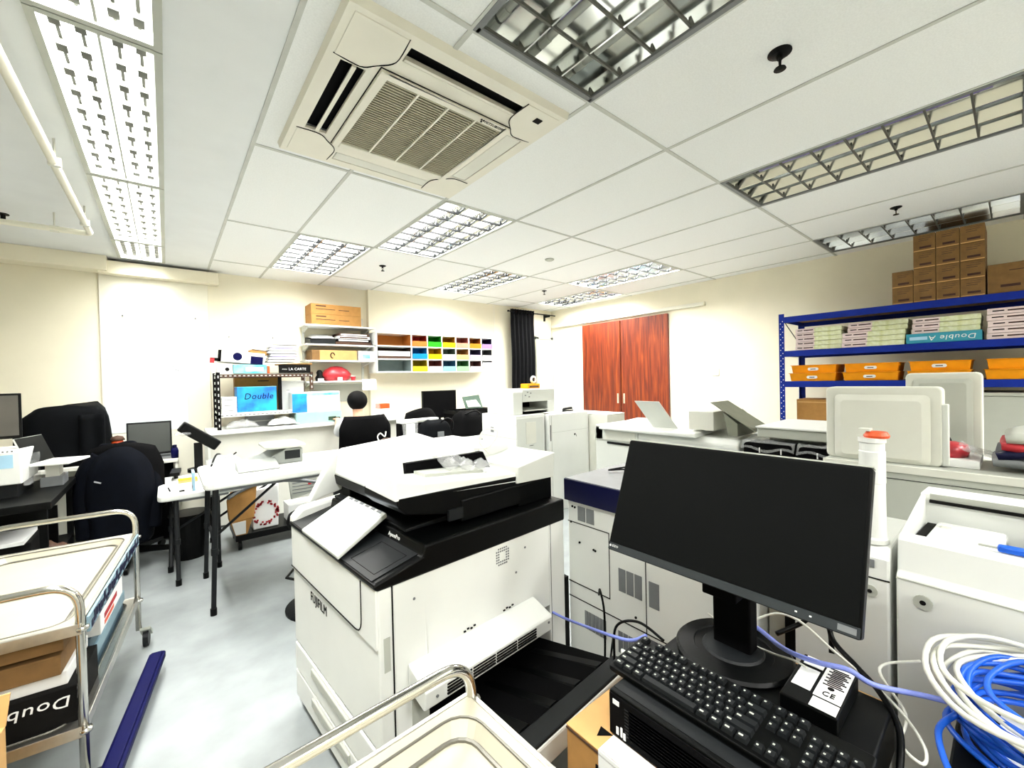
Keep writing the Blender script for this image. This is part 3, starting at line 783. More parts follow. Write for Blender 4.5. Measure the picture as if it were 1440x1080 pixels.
# monitor
mo = thing('monitor', 'large black desktop monitor tilted back on a round stand, in the right foreground', 'monitor', (1.075, .456, .6555))
MX = Matrix(((0, .369, -.929, .943 - 1.075), (-1, 0, 0, .7335 - .456), (0, .929, .369, .872 - .6555), (0, 0, 0, 1)))
b = B().xf(MX); b.prism(rrect(0, .555, -.004, .311, .006), 'z', -.022, 0); b.prism(rrect(.06, .49, .03, .28, .02), 'z', -.05, -.02)
b.finish('housing', 'black', mo, bevel=.002)
b = B().xf(MX); b.box(.005, .55, .018, .306, 0, .0012); b.finish('display', 'screen', mo)
b = B().xf(MX); b.box(.002, .553, -.002, .0165, 0, .002); bz = b.finish('lower_bezel', 'bezel', mo)
b = B().xf(MX)
for x in (.452, .476): b.box(x, x + .004, .006, .009, .002, .0026)
b.finish('indicator_dots', 'paper', bz)
b = B().xf(MX); b.box(.52, .548, .002, .013, .002, .0024); b.finish('sticker', 'mid', bz)
b = B().xf(MX); b.box(.0, .555, .311, .314, -.024, .0); b.finish('top_edge', 'grey', mo)
tl_ = txt('EIZO', .008, (0, 0, 0), (0, 0, 0), 'paper', mo)
tl_.matrix_local = MX @ Matrix.Translation((.014, .0085, .0022))
em = B().xf(MX); em.cyl((.008, .0085, .002), (.008, .0085, .0026), .003, 12); em.finish('emblem', 'paper', mo)
b = B(); b.prism(rrect(-.01, .035, -.045, .045, .006), 'z', .01, .29); b.finish('stand_column', 'matte', mo, bevel=.003)
b = B(); b.box(-.075, -.01, -.04, .04, .16, .25); b.finish('stand_head', 'matte', mo, bevel=.004)
b = B(); b.tube([(-.005 + .0, .05 + .028 * (1 - math.cos(a)), .205 + .024 * math.sin(a)) for a in [2 * PI * i / 20 for i in range(18)]], .0045, 8); b.finish('cable_clip', 'black', mo, smooth=True)
b = B(); b.lathe([(.001, 0), (.130, 0), (.132, .006), (.126, .012), (.09, .014), (.088, .011), (.001, .011)], n=48); b.finish('stand_base', 'black', mo)
b = B(); b.lathe([(.001, .011), (.07, .011), (.066, .016), (.001, .016)], (.0, .0, 0), n=40); b.finish('turntable', 'dark', mo)
# labelled black box
ad = thing('external_drive', 'small black box covered with white rating labels behind the keyboard', 'device', (.965, .318, .656))
b = B(); b.hexa([(0, 0, 0), (.165, 0, 0), (.165, -.098, 0), (0, -.098, 0)], [(0, 0, .032), (.165, 0, .04), (.165, -.098, .04), (0, -.098, .032)]); b.finish('case', 'black', ad, bevel=.003)
def lab(name, x0, x1, y0, y1, m='paper'):
    z = lambda x: .0325 + .008 * x / .165
    return B().hexa([(x0, y0, z(x0)), (x1, y0, z(x1)), (x1, y1, z(x1)), (x0, y1, z(x0))], [(x0, y0, z(x0) + .0008), (x1, y0, z(x1) + .0008), (x1, y1, z(x1) + .0008), (x0, y1, z(x0) + .0008)]).finish(name, m, ad)
lab('label', .045, .118, -.042, -.008); lab('label', .004, .035, -.094, -.05); l2 = lab('label', .04, .16, -.094, -.048); lab('label', .128, .160, -.044, -.008)
txt('CE', .022, (.055, -.06, .0368), (0, -.048, -PI / 2), 'ink', l2, sx=.8)
b = B()
for k in range(11):
    b.box(.085 + k * .006, .088 + k * .006, -.09 + .004 * (k % 3), -.054 - .006 * (k % 2), .0368 + k * .0003, .0385 + k * .0003)
b.lathe([(.001, .0362), (.006, .0362), (.006, .0375), (.001, .0375)], (.078, -.07, 0), 12)
b.finish('fine_print', 'ink', l2)
def cable(name, pts, r, m, label, cat='cable', n=7, group=None, cl=False):
    P_ = spline(pts, 8, cl)
    o0 = P_[0]
    return B().tube([p - o0 for p in P_], r, 7, closed=cl).finish(name, m, None, smooth=True, loc=o0, label=label, cat=cat, group=group)
cable('network_cable', [(1.20, 1.222, .387), (1.215, 1.16, .38), (1.16, 1.0, .44), (1.03, .78, .56), (1.0, .70, .60), (.985, .645, .645)], .005, 'palecable', 'pale blue cable from the copier side to the back of the keyboard')
cable('network_cable', [(1.22, .49, .66), (1.19, .44, .675), (1.08, .345, .715), (1.07, .28, .722), (1.09, .23, .722), (1.113, .19, .70), (1.167, .12, .69), (1.2, .04, .69)], .0055, 'palecable', 'pale blue cable running over the labelled box to the coil')
cable('power_cable', [(1.25, 1.02, .52), (1.22, .99, .56), (1.21, .965, .5), (1.2, .955, .40), (1.19, .95, .30), (1.18, .94, .2)], .004, 'black', 'thin black cable hanging on the white printer left of the monitor')
cable('power_cable', [(1.28, .98, .36), (1.22, .95, .30), (1.1, .84, .42), (1.06, .80, .57), (1.09, .74, .60), (1.1, .66, .575)], .004, 'black', 'black cable looping behind the left end of the keyboard')
cable('power_cable', [(1.24, .31, .88), (1.25, .30, .76), (1.235, .29, .70), (1.19, .235, .68), (1.15, .19, .668), (1.10, .152, .64), (1.03, .142, .60), (.97, .14, .52)], .006, 'black', 'thick black cable dropping from the monitor past the labelled box')
cable('power_cable', [(1.2, .40, .675), (1.25, .36, .70), (1.27, .33, .73), (1.255, .30, .71), (1.23, .29, .665)], .006, 'black', 'short black cable loop behind the labelled box')
cable('thin_cable', [(1.12, .54, .70), (1.13, .46, .665), (1.10, .38, .68), (1.06, .32, .71), (1.045, .29, .715)], .0022, 'whitecable', 'thin white lead across the monitor base')
cable('thin_cable', [(1.21, .47, .67), (1.25, .42, .70), (1.24, .36, .71), (1.2, .28, .69), (1.17, .20, .665), (1.15, .15, .64), (1.1, .115, .625), (1.06, .115, .62), (1.09, .148, .62), (1.16, .15, .64), (1.22, .2, .68), (1.28, .14, .70)], .003, 'whitecable', 'thin white cable looping from behind the monitor to the coil')
# equipment box with the cable coils
eq = thing('equipment_case', 'black and white equipment case under the cable coils at the lower right edge', 'case', (1.06, .085, 0))
B().box(0, .31, -.5, 0, 0, .61).finish('body', 'black', eq, bevel=.004)
B().box(-.006, .0, -.012, .0, 0, .612).finish('white_edge', 'white', eq)
B().box(-.004, 0, -.10, -.03, .05, .58).finish('front_panel', 'navy', eq)
B().box(.03, .29, -.45, -.06, .61, .614).finish('top_sheet', 'paper', eq)
def coil(name, c, rx, ry, n, r, m, label, tilt, seed):
    rnd_ = random.Random(seed); pts = []
    for k in range(n):
        ax = rx * (1 - .28 * rnd_.random()); ay = ry * (1 - .28 * rnd_.random()); dx, dy = (rnd_.random() - .5) * .03, (rnd_.random() - .5) * .03
        for i in range(10):
            a = 2 * PI * i / 10
            pts.append((ax * math.cos(a) + dx, ay * math.sin(a) + dy, .012 + k * .0075 + tilt * math.cos(a) * .02 + .008 * math.sin(3 * a + k)))
    return B().tube(spline(pts, 4), r, 6).finish(name, m, None, smooth=True, loc=c, label=label, cat='cable coil')
coil('cable_coil', (1.24, -.05, .618), .13, .14, 14, .0055, 'bluecable', 'bright blue network cable coil at the lower right edge', 1, 3)
coil('cable_coil', (1.24, -.04, .70), .16, .165, 6, .0055, 'whitecable', 'loose white cable coil lying over the bright blue coil', 1, 5)
cable('network_cable', [(1.20, .08, .66), (1.13, .10, .65), (1.06, .075, .62), (1.02, .03, .60), (.98, -.04, .58)], .0055, 'bluecable', 'bright blue cable end hanging over the black case')
# ------------------------------------------------------------------ printers on the right
np_ = thing('production_printer', 'tall white printer with a dark navy top band, between the big copier and the monitor', 'printer', (1.43, .53, 0))
b = B(); b.box(0, .75, 0, .81, .04, .785); b.finish('body', 'white', np_, bevel=.006)
b = B(); b.box(-.02, .76, -.01, .815, .785, .885); nb = b.finish('top_band', 'navy', np_, bevel=.004)
B().box(-.015, .75, 0, .81, .885, .8875).finish('top_plate', 'mid', nb)
b = B()
b.box(-.002, .001, .40, .403, .06, .785)
b.box(-.002, .001, .575, .81, .684, .687); b.box(-.002, .001, .575, .578, .405, .687); b.box(-.002, .001, .575, .81, .404, .408)
b.box(-.002, .001, .0, .81, .335, .339)
b.finish('panel_seams', 'seam', np_)
def grille(b, y0, y1, z0, z1, n):
    for k in range(n):
        y = y0 + (y1 - y0) * k / n
        b.box(-.0025, .001, y, y + (y1 - y0) / n * .86, z0, z1)
for ga in ((.655, .755, .70, .765, 2), (.42, .535, .46, .555, 3), (.345, .395, .45, .55, 1), (.60, .72, .22, .30, 6), (.44, .54, .2, .29, 4)):
    b = B(); grille(b, *ga); b.finish('vent_grille', 'mid', np_)
b = B()
for y, z in ((.78, .757), (.765, .755), (.79, .683), (.74, .60), (.66, .59), (.65, .588), (.45, .38), (.30, .34), (.29, .345)):
    b.cyl((-.004, y, z), (.001, y, z), .005, 8)
b.finish('screws', 'ink', np_)
B().box(-.03, .0, .815, .84, .03, .42).finish('side_gap_shade', 'ink', np_)  # dark strip put in for the shaded gap next to the copier
for x, y in ((.06, .08), (.06, .73), (.69, .08), (.69, .73)):
    B().cyl((x, y, 0), (x, y, .04), .03, 12).finish('foot', 'dark', np_)
# clutter on it
t = thing('adapter_block', 'dark multi-socket adapter with a lead on top of the navy banded printer', 'adapter', (1.62, 1.0, .8885))
b = B()
for k in range(5):
    b.box(.03 * (k % 2), .03 * (k % 2) + .05, -.14 + .05 * k, -.11 + .05 * k, 0, .02 + .006 * (k % 3))
b.box(-.01, .09, -.15, .12, 0, .008)
b.finish('body', 'dark', t, bevel=.002)
B().tube(spline([(.04, .1, .01), (.08, .2, .012), (.02, .26, .01), (.0, .2, .03), (.04, .12, .05)], 6), .004, 6).finish('lead', 'black', t, smooth=True)

# right white machine with hopper
rm = thing('finisher', 'long white finishing machine with an open hopper on top, at the right edge', 'finisher', (1.43, .20, 0), math.radians(-3))
b = B()
b.prism([(0, .04), (0, .825), (.012, .835), (.02, .912), (.03, .925), (.055, .925), (.055, .04)], 'y', -1.3, 0)
b.box(.055, .40, -1.3, 0, .04, .86)
b.box(.295, .40, -1.3, 0, .86, .985)
b.hexa([(.055, -.012, .86), (.295, -.012, .86), (.295, 0, .86), (.055, 0, .86)], [(.055, -.012, .925), (.295, -.012, .98), (.295, 0, .98), (.055, 0, .925)])
b.finish('body', 'white', rm, bevel=.004)
b = B(); b.box(-.002, .001, -1.3, .0, .818, .821); b.box(.08, .30, -1.28, -.02, .861, .863); b.box(.2945, .296, -1.28, -.02, .862, .985)
b.finish('hopper_lining', 'grey', rm)
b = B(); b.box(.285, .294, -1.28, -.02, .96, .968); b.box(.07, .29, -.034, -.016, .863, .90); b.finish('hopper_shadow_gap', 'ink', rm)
b = B(); b.box(.075, .27, -.17, -.04, .863, .915); b.finish('hopper_cover', 'white', rm, bevel=.008)
b = B(); b.box(.20, .225, -.075, -.055, .915, .922); b.finish('cover_latch', 'beige', rm)
b = B(); b.box(.12, .27, -.8, -.22, .863, .89); b.box(.20, .27, -.8, -.24, .89, .92); b.finish('hopper_insert', 'grey', rm, bevel=.006)
b = B()
for k in range(5): b.box(.13, .19, -.30 - k * .06, -.255 - k * .06, .89, .898)
b.finish('insert_plates', 'white2', rm)
b = B(); b.box(.2, .26, -.24, -.205, .864, .93); b.box(.19, .28, -.40, -.27, .915, .922); b.finish('insert_rollers', 'ink', rm)
b = B(); b.lathe([(.006, .0), (.018, .0), (.018, .004), (.006, .004)], n=16); 
o = b.finish('panel_plug', 'grey', rm); o.matrix_local = Matrix.Translation((-.001, -.05, .775)) @ Matrix.Rotation(-PI / 2, 4, 'Y')
b = B(); b.cyl((-.006, -.05, .775), (.001, -.05, .775), .006, 12); b.finish('plug_core', 'ink', rm)
pen = thing('cutter', 'bright blue plastic cutter lying on the front rim of the white hopper', 'cutter', (1.475, .03, .927), math.radians(-3))
b = B(); b.prism(rrect(-.012, .012, -.30, 0, .006), 'z', 0, .014); b.finish('handle', 'bluecable', pen, bevel=.003)
B().box(-.004, .004, 0, .03, .004, .008).finish('tip', 'grey', pen)
# column section left of the hopper with beacon
cu = thing('control_column', 'white upright column section beside the hopper machine, behind the monitor', 'printer module', (1.43, .212, 0))
b = B(); b.prism([(0, .04), (0, .855), (.02, .885), (.33, .885), (.33, .04)], 'y', 0, .215); b.finish('body', 'white', cu, bevel=.006)
b = B(); b.box(-.002, .001, .0, .215, .80, .803); b.finish('panel_seam', 'seam', cu)
b = B(); b.box(-.003, .001, .03, .06, .83, .85); b.finish('lock', 'mid', cu)
b = B(); b.cyl((-.003, .04, .765), (.001, .04, .765), .016, 16); b.finish('panel_plug', 'grey', cu)
b = B(); b.cyl((-.005, .04, .765), (.001, .04, .765), .005, 12); b.finish('plug_core', 'ink', cu)
bc = thing('signal_beacon', 'white round post with an orange cap standing on the right white machine', 'signal beacon', (1.475, .252, .8865))
b = B(); b.lathe([(.001, 0), (.034, 0), (.034, .012), (.0285, .016), (.0275, .16), (.0285, .162), (.0285, .245), (.027, .248), (.027, .268), (.030, .271), (.030, .283), (.001, .283)], n=32); b.finish('post', 'white', bc, smooth=False)
b = B(); b.lathe([(.001, .283), (.026, .283), (.028, .289), (.022, .299), (.001, .301)], (.0, -.01, 0), 24); b.finish('lens', 'orange2', bc)
b = B(); b.box(-.02, .012, .0, .026, .301, .307); b.finish('cap_tab', 'beige', bc)
b = B(); b.cyl((-.0285, .0, .09), (-.026, 0, .09), .004, 8); b.finish('screw', 'ink', bc)
cl = thing('panel_strip', 'narrow beige panel and painted dark gap between the navy banded printer and the white column', 'panel', (1.5, .43, 0))
B().box(0, .3, 0, .045, 0, .74).finish('gap_shade', 'ink', cl); B().box(.01, .3, .0455, .095, 0, .74).finish('beige_side', 'beige', cl, bevel=.004)  # black piece stands in for the shade in the gap between machines

# grey machines behind with raised covers
g1 = thing('scanner_machine', 'grey floor machine with its large pale cover raised, directly behind the orange-capped post', 'scanner', (2.16, -.9, 0))
b = B(); b.box(0, .36, 0, 1.43, .03, .985); b.finish('body', 'grey', g1, bevel=.01)
b = B(); b.box(-.002, .001, 1.236, 1.239, .1, .975); b.box(-.002, .001, 0, 1.43, .93, .932); b.finish('panel_seams', 'seam', g1)
b = B(); b.box(-.006, .0, .0, 1.43, .955, .985); b.finish('top_rim', 'beige', g1, bevel=.003)
b = B().xf(Matrix.Translation((.05, 1.075, .985))); b.prism(rrect(0, .355, 0, .30, .02), 'x', 0, .085); co = b.finish('raised_cover', 'beige', g1, bevel=.006)
b = B().xf(Matrix.Translation((.05, 1.075, .985)))
ro, ri = rrect(.03, .325, .0, .27, .02), rrect(.055, .30, .02, .245, .015)
b.loft([[(-.006, y, z) for y, z in ro], [(-.016, y, z) for y, z in ri]], cap=True); b.finish('cover_pad', 'beige', co, bevel=.003)
B().box(.05, .09, 1.06, 1.078, .99, 1.22).finish('cover_hinge', 'white2', g1, bevel=.004)
g2 = thing('scanner_machine', 'grey floor machine with its narrow pale cover raised, second row behind the hopper machine', 'scanner', (2.58, -.9, 0))
b = B(); b.box(0, .5, 0, 1.30, .03, .93); b.finish('body', 'beige', g2, bevel=.01)
b = B().xf(Matrix.Translation((.03, .99, .93))); b.prism(rrect(0, .235, 0, .405, .02), 'x', 0, .08); co = b.finish('raised_cover', 'beige', g2, bevel=.006)
b = B().xf(Matrix.Translation((.03, .99, .93))); b.loft([[(-.005, y, z) for y, z in rrect(.025, .21, .02, .38, .015)], [(-.013, y, z) for y, z in rrect(.045, .19, .04, .36, .012)]]); b.finish('cover_pad', 'grey', co, bevel=.003)
t = thing('paper_pad', 'thick white paper block on the grey machine, right of the raised cover', 'paper block', (2.36, .115, .986))
B().box(-.12, .12, -.03, .10, 0, .028).finish('sheets', 'paper', t, bevel=.002)
t = thing('pouch', 'red and clear plastic pouch on the white paper block', 'pouch', (2.34, .15, 1.0145))
b = B(); b.loft([[(.06 * math.cos(a) * s, .042 * math.sin(a) * s + .01, z) for a in [2 * PI * i / 14 for i in range(14)]] for s, z in ((1, 0), (1.15, .02), (1.0, .045), (.3, .055))]); b.finish('red_filling', 'redbag', t, smooth=True)
b = B(); b.grid(6, 6, lambda u, v: (-.05 + .1 * u, -.10 + .09 * v, .01 + .035 * v + .012 * math.sin(8 * u + 6 * v))); b.finish('clear_bag', 'clear', t, smooth=True, solid=.001)
t = thing('tape_roll', 'black and white tape roll standing beside the raised pale cover', 'tape roll', (2.33, .14, 1.018), math.radians(30))
t.location = (2.43, .185, 1.0145)
b = B(); b.tube([(.03 * math.cos(a), 0, .036 + .03 * math.sin(a)) for a in [2 * PI * i / 24 for i in range(24)]], .006, 8, closed=True); b.finish('roll', 'ink', t, smooth=True)
b = B(); b.tube([(.019 * math.cos(a), 0, .036 + .019 * math.sin(a)) for a in [2 * PI * i / 20 for i in range(20)]], .006, 8, closed=True); b.finish('core', 'paper', t, smooth=True)
for k, (m_, l_) in enumerate((('mid', 'grey folded cloth at the base of the heap on the right grey machine'), ('navy', 'navy folded cloth in the heap on the right grey machine'), ('red', 'dark red folded cloth in the heap on the right grey machine'), ('grey', 'pale grey crumpled cloth topping the heap on the right grey machine'))):
    b = B(); b.grid(14, 8, lambda u, v: (.0 + .28 * v, -.42 + .40 * u, (.012 + .02 * math.sin(7 * u + 3 * k) * math.sin(5 * v + k) + .016 * u) * min(1, 6 * min(u + .08, 1.08 - u, v + .08, 1.08 - v))))
    b.finish('folded_cloth', m_, None, smooth=True, loc=(2.22, .075 - .01 * k, 1.005 + .028 * k), solid=.024, label=l_, cat='cloth', group='folded cloths on the grey machine')

# blue boltless rack
rk = thing('shelving_rack', 'blue boltless steel shelving rack loaded with reams against the right wall', 'rack', (4.5, 1.44, 0))
def perf_post(x, y, sx, sy):
    b = B(); b.box(x, x + sx * .045, y, y + sy * .004, 0, 1.905); b.box(x, x + sx * .004, y, y + sy * .045, 0, 1.905)
    o = b.finish('upright', 'blue', rk)
    q = B()
    for k in range(36):
        z = .06 + k * .05
        for d_ in (.014, .032):
            q.box(x - .0012 * sx, x + .0004 * sx, y + sy * (d_ - .003), y + sy * (d_ + .003), z + (.02 if d_ > .02 else 0), z + .008 + (.02 if d_ > .02 else 0))
    q.finish('hole_pattern', 'white', o)
for y in (0, -2.0):
    perf_post(0, y, 1, -1); perf_post(.6, y, -1, -1)
for z in (1.875, 1.555, 1.27, .7, .15):
    b = B(); b.box(.002, .012, -2.0, -.02, z - .055, z); b.box(.588, .598, -2.0, -.02, z - .055, z); b.box(.0, .6, -.034, -.03, z - .05, z - .01); b.box(.0, .6, -2.0, -1.99, z - .05, z - .01)
    o = b.finish('shelf_beam', 'blue', rk, bevel=.002)
    B().box(.012, .588, -1.99, -.034, z - .014, z - .004).finish('shelf_board', 'kraftd', o)
b = B(); b.tube([(.02, -.03, 1.85), (.58, -.03, 1.6)], .004, 6); b.finish('brace', 'black', rk)
RX = 4.5
# toner cartons in the pile
carton_names = ['first', 'second', 'third', 'fourth']
cy = [.635, .51, .385, .26]
zb0 = 1.8755
protoc = None
rown = ['bottom', 'second', 'third', 'top']
coln = ['short end', 'second', 'third', 'fourth']
for c_ in range(4):
    for r_ in range(2 if c_ == 0 else 4):
        lab_ = 'small brown carton piled on the blue rack, %s row of the %s column' % (rown[r_], coln[c_])
        loc = (RX + .02, cy[c_] - .0, zb0 + r_ * .1295)
        if protoc is None:
            protoc = thing('carton', lab_, 'box', loc, 0, 'brown cartons piled on the blue rack')
            B().box(0, .34, -.122, 0, 0, .1285).finish('body', 'kraftd', protoc, bevel=.002)
            B().box(-.0015, .001, -.10, -.035, .022, .038).finish('print', 'inkbrown', protoc)
            for pa in ((-.085, -.03, .08, .084), (-.10, -.03, .095, .098), (-.11, -.05, .11, .112)): B().box(-.0015, .001, *pa).finish('print_line', 'brown', protoc)
            q = B(); q.box(-.0012, .001, -.12, -.002, .004, .010); q.finish('tape_edge', 'kraft2', protoc)
        else:
            dup(protoc, loc, 0, lab_)
t = thing('carton', 'wide brown carton right of the piled small cartons on the blue rack', 'box', (RX + .02, .128, zb0))
B().box(0, .4, -.62, 0, 0, .205).finish('body', 'kraftd', t, bevel=.003)
B().box(-.0015, .001, -.15, -.06, .04, .058).finish('print', 'inkbrown', t); B().box(-.0015, .001, -.5, -.1, .15, .155).finish('print', 'inkbrown', t)
# reams on the second shelf
def ream(loc, wy, h, m1, m2, label, word=True, group='reams on the blue rack'):
    t = thing('paper_ream', label, 'paper ream', loc, 0, group)
    B().prism(rrect(-wy, -wy * .42, 0, h - .003, .004, 2), 'x', 0, .29).finish('wrapper_end', m2, t)
    B().prism(rrect(-wy * .42, 0, 0, h - .003, .004, 2), 'x', 0, .29).finish('wrapper', m1, t)
    if word:
        B().box(-.0015, .001, -wy * .16, -wy * .05, h * .42, h * .6).finish('print', 'ink', t); B().box(-.0015, .001, -wy * .40, -wy * .19, h * .38, h * .6).finish('print', 'inkbrown', t)
    return t
ords = ['lowest', 'second', 'third', 'fourth', 'fifth', 'sixth']
def ream_stack(y, wy, z0, n, h, m1, m2, what, dx=0.0):
    first = None
    for k in range(n):
        lb = '%s ream, %s of the %s' % ('pink and green wrapped' if m2 == 'greenream' else 'pink and white wrapped', ords[k], what)
        if first is None: first = ream((RX + .03 + dx, y, z0 + k * h), wy, h, m1, m2, lb)
        else: dup(first, (RX + .03 + dx + .004 * (k % 2), y - .003 * (k % 3), z0 + k * h), 0, lb)
zs = 1.5555
ream_stack(1.315, .345, zs, 5, .040, 'pinkream', 'greenream', 'first stack beside the upright')
ream_stack(.965, .40, zs, 3, .042, 'pinkream', 'greenream', 'lower half of the second stack', -.015)
ream_stack(.93, .38, zs + .128, 2, .040, 'pinkream', 'greenream', 'set-back upper half of the second stack', .02)
t = thing('ream_box', 'turquoise upside-down flat carton with white words under the third ream stack', 'box', (RX + .01, .555, zs))
B().box(0, .3, -.40, 0, 0, .075).finish('body', 'teal', t, bevel=.003)
txt('Double A', .05, (-.0012, -.375, .036), (PI / 2, PI, -PI / 2), 'paper', t, sx=1.15, shear=.15)
B().box(-.0012, .001, -.12, -.02, .025, .05).finish('print_patch', 'lblue', t)
ream_stack(.525, .36, zs + .0765, 3, .040, 'pinkream', 'greenream', 'third stack, on the turquoise carton')
ream_stack(.135, .50, zs, 5, .044, 'pinkream', 'pinkream', 'fourth, all pink stack')
# orange trays
def otray(loc, wy, label):
    t = thing('tray', label, 'tray', loc, 0, 'orange trays on the blue rack')
    b = B(); b.hexa([(0.012, -wy + .008, 0), (.30, -wy + .008, 0), (.30, -.008, 0), (.012, -.008, 0)], [(0, -wy, .068), (.31, -wy, .068), (.31, 0, .068), (0, 0, .068)])
    b.finish('body', 'orange', t, bevel=.003)
    b = B(); b.hexa([(-.006, -wy - .006, .068), (.316, -wy - .006, .068), (.316, .006, .068), (-.006, .006, .068)], [(-.006, -wy - .006, .073), (.316, -wy - .006, .073), (.316, .006, .073), (-.006, .006, .073)])
    b.finish('rim', 'orange', t)
    b = B(); b.prism(rrect(-wy / 2 - .04, -wy / 2 + .04, .022, .048, .012, 4), 'x', .001, .006); b.finish('label_plate', 'paper', t)
    b = B(); b.box(.000, .0015, -wy / 2 - .02, -wy / 2 + .02, .031, .038); b.finish('print', 'inkbrown', t)
    return t
z3 = 1.2705
wh = ('first', 'second', 'third', 'fourth')
for k, (y, wy) in enumerate(((1.36, .35), (.96, .355), (.55, .34), (.145, .50))):
    otray((RX + .015, y, z3), wy, 'orange tray, lower one of the %s pair from the left on the blue rack' % wh[k])
    otray((RX + .03, y - .01, z3 + .0735), wy - .01, 'orange tray, upper one of the %s pair from the left on the blue rack' % wh[k])
# lower shelf items
t = thing('carton', 'low tan carton on the blue rack shelf under the orange trays', 'box', (RX + .06, 1.32, .7005)); B().box(0, .3, -.28, 0, 0, .40).finish('body', 'kraft', t, bevel=.003)
b = B(); b.box(-.001, .001, -.27, -.01, .37, .38); b.finish('tape', 'kraft2', t)
t = thing('storage_bin', 'big pale grey storage bin on the blue rack behind the raised covers', 'bin', (RX + .05, .6, .7005))
b = B(); b.prism(rrect(-1.1, 0, 0, .45, .02), 'x', 0, .45); b.finish('body', 'grey', t, bevel=.004); B().box(-.01, .46, -1.11, .01, .45, .475).finish('lid', 'grey', t, bevel=.004)
# ------------------------------------------------------------------ machines in the middle of the room
w1 = thing('wide_printer', 'long white printer with open lids in front of the brown wooden doors', 'printer', (2.72, 1.10, 0))
b = B(); b.box(0, .55, 0, 1.12, .04, .84); b.box(0, .12, .72, 1.12, .84, .95); b.box(.0, .55, 1.04, 1.12, .84, .96); b.finish('body', 'white2', w1, bevel=.008)
b = B(); b.prism([(0, .86), (0, .905), (.03, .935), (.5, .96), (.55, .94), (.55, .84), (.05, .84)], 'y', .0, .72); b.finish('scan_bed', 'white', w1, bevel=.012)
b = B(); b.hexa([(-.05, .25, .93), (.5, .25, .94), (.5, 1.05, .94), (-.05, 1.05, .93)], [(-.05, .25, .965), (.5, .25, .985), (.5, 1.05, .985), (-.05, 1.05, .95)]); b.finish('top_cover', 'white', w1, bevel=.012)
B().box(-.004, .0, .74, 1.02, .85, .92).finish('output_slot', 'beige', w1)
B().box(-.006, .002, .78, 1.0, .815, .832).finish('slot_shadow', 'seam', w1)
w1b = B(); w1b.hexa([(.08, .44, .965), (.09, .44, .965), (.09, .64, .965), (.08, .64, .965)], [(-.02, .53, 1.165), (-.01, .53, 1.165), (-.01, .73, 1.165), (-.02, .73, 1.165)])
w1b.finish('paper_support', 'white2', w1, bevel=.002)
b = B(); b.box(.02, .40, .16, .33, .98, 1.105); b.finish('rear_tray_box', 'beige', w1, bevel=.004)
b = B(); b.hexa([(0, -.10, 1.0), (.25, -.10, 1.0), (.25, -.09, 1.0), (0, -.09, 1.0)], [(-.02, .155, 1.17), (.23, .155, 1.17), (.23, .165, 1.17), (-.02, .165, 1.17)])
b.hexa([(.0, .005, .96), (.3, .005, .96), (.3, .06, .96), (.0, .06, .96)], [(.0, .005, 1.04), (.3, .005, 1.04), (.3, .09, 1.11), (.0, .09, 1.11)])
b.finish('tilted_lid', 'olive', w1)
g3 = thing('plan_sorter', 'grey flat-topped machine with a pale panel between the wide printer and the raised cover', 'machine', (2.62, .45, 0))
b = B(); b.box(0, .6, 0, .64, .0, .87); b.box(.06, .6, 0, .53, .975, 1.03); b.box(.25, .6, 0, .53, .87, .975); b.finish('body', 'grey', g3, bevel=.006)
B().box(.05, .6, -.005, .535, 1.03, 1.04).finish('top_plate', 'white', g3, bevel=.003)
for k, (y, l_) in enumerate(((.34, 'black toner cartridge nearer the wide printer, wrapped in clear film'), (.06, 'black toner cartridge nearer the raised cover, wrapped in clear film'))):
    t = thing('toner_cartridge', l_, 'cartridge', (2.64, .45 + y, .8705))
    b = B(); b.prism(rrect(0, .25, 0, .075, .02), 'x', 0, .16); b.finish('body', 'matte', t, bevel=.003)
    b = B(); b.grid(10, 6, lambda u, v: (-.008 + .18 * v, -.01 + .27 * u, .084 + .012 * math.sin(9 * u + k) * math.cos(7 * v) - (.05 * (v < .1)))); b.finish('film', 'clear', t, smooth=True, solid=.001)
    b = B(); b.box(-.002, .001, .05, .056, .02, .05); b.box(-.002, .001, .16, .166, .02, .05); b.finish('label_ticks', 'paper', t)
t = thing('paper_sheets', 'loose pale papers lying in front of the black cartridges', 'paper', (2.625, .56, .8705))
b = B()
for k in range(4): b.hexa([(-.0, -.08 + k * .09, .001 * k), (.03, -.08 + k * .09, .001 * k), (.03, .1 + k * .09, .001 * k), (0, .1 + k * .09, .001 * k)], [(0, -.08 + k * .09, .001 * k + .001), (.03, -.08 + k * .09, .001 * k + .001), (.03, .1 + k * .09, .001 * k + .001), (0, .1 + k * .09, .001 * k + .001)])
b.finish('sheets', 'paper', t)

# white cabinets and machines behind the big copier
c1 = thing('press_module', 'white press cabinet with a grey recess, left one of the two behind the big copier', 'printing machine', (2.52, 3.0, 0))
b = B(); b.box(0, .37, 0, .55, .0, 1.0); b.finish('body', 'white', c1, bevel=.006)
B().box(.012, .35, -.003, .001, .62, .97).finish('grey_column', 'white2', c1, bevel=.002)
B().box(.12, .25, -.006, -.0025, .72, .93).finish('recess', 'beige', c1, bevel=.004)
B().box(-.0015, .001, 0, .55, .78, .783).finish('panel_seam', 'grey', c1); B().box(-.0015, .001, 0, .55, .91, .913).finish('panel_seam', 'grey', c1)
B().box(.16, .21, -.007, -.005, .70, .704).finish('slot', 'seam', c1)
B().box(-.002, .001, .35, .40, .82, .87).finish('sticker', 'mid', c1)
c2 = thing('press_module', 'white press cabinet with a tall door and a small dark mark, behind the big copier', 'printing machine', (2.92, 2.97, 0))
b = B(); b.box(0, .60, 0, .75, .0, .985); b.finish('body', 'white', c2, bevel=.006)
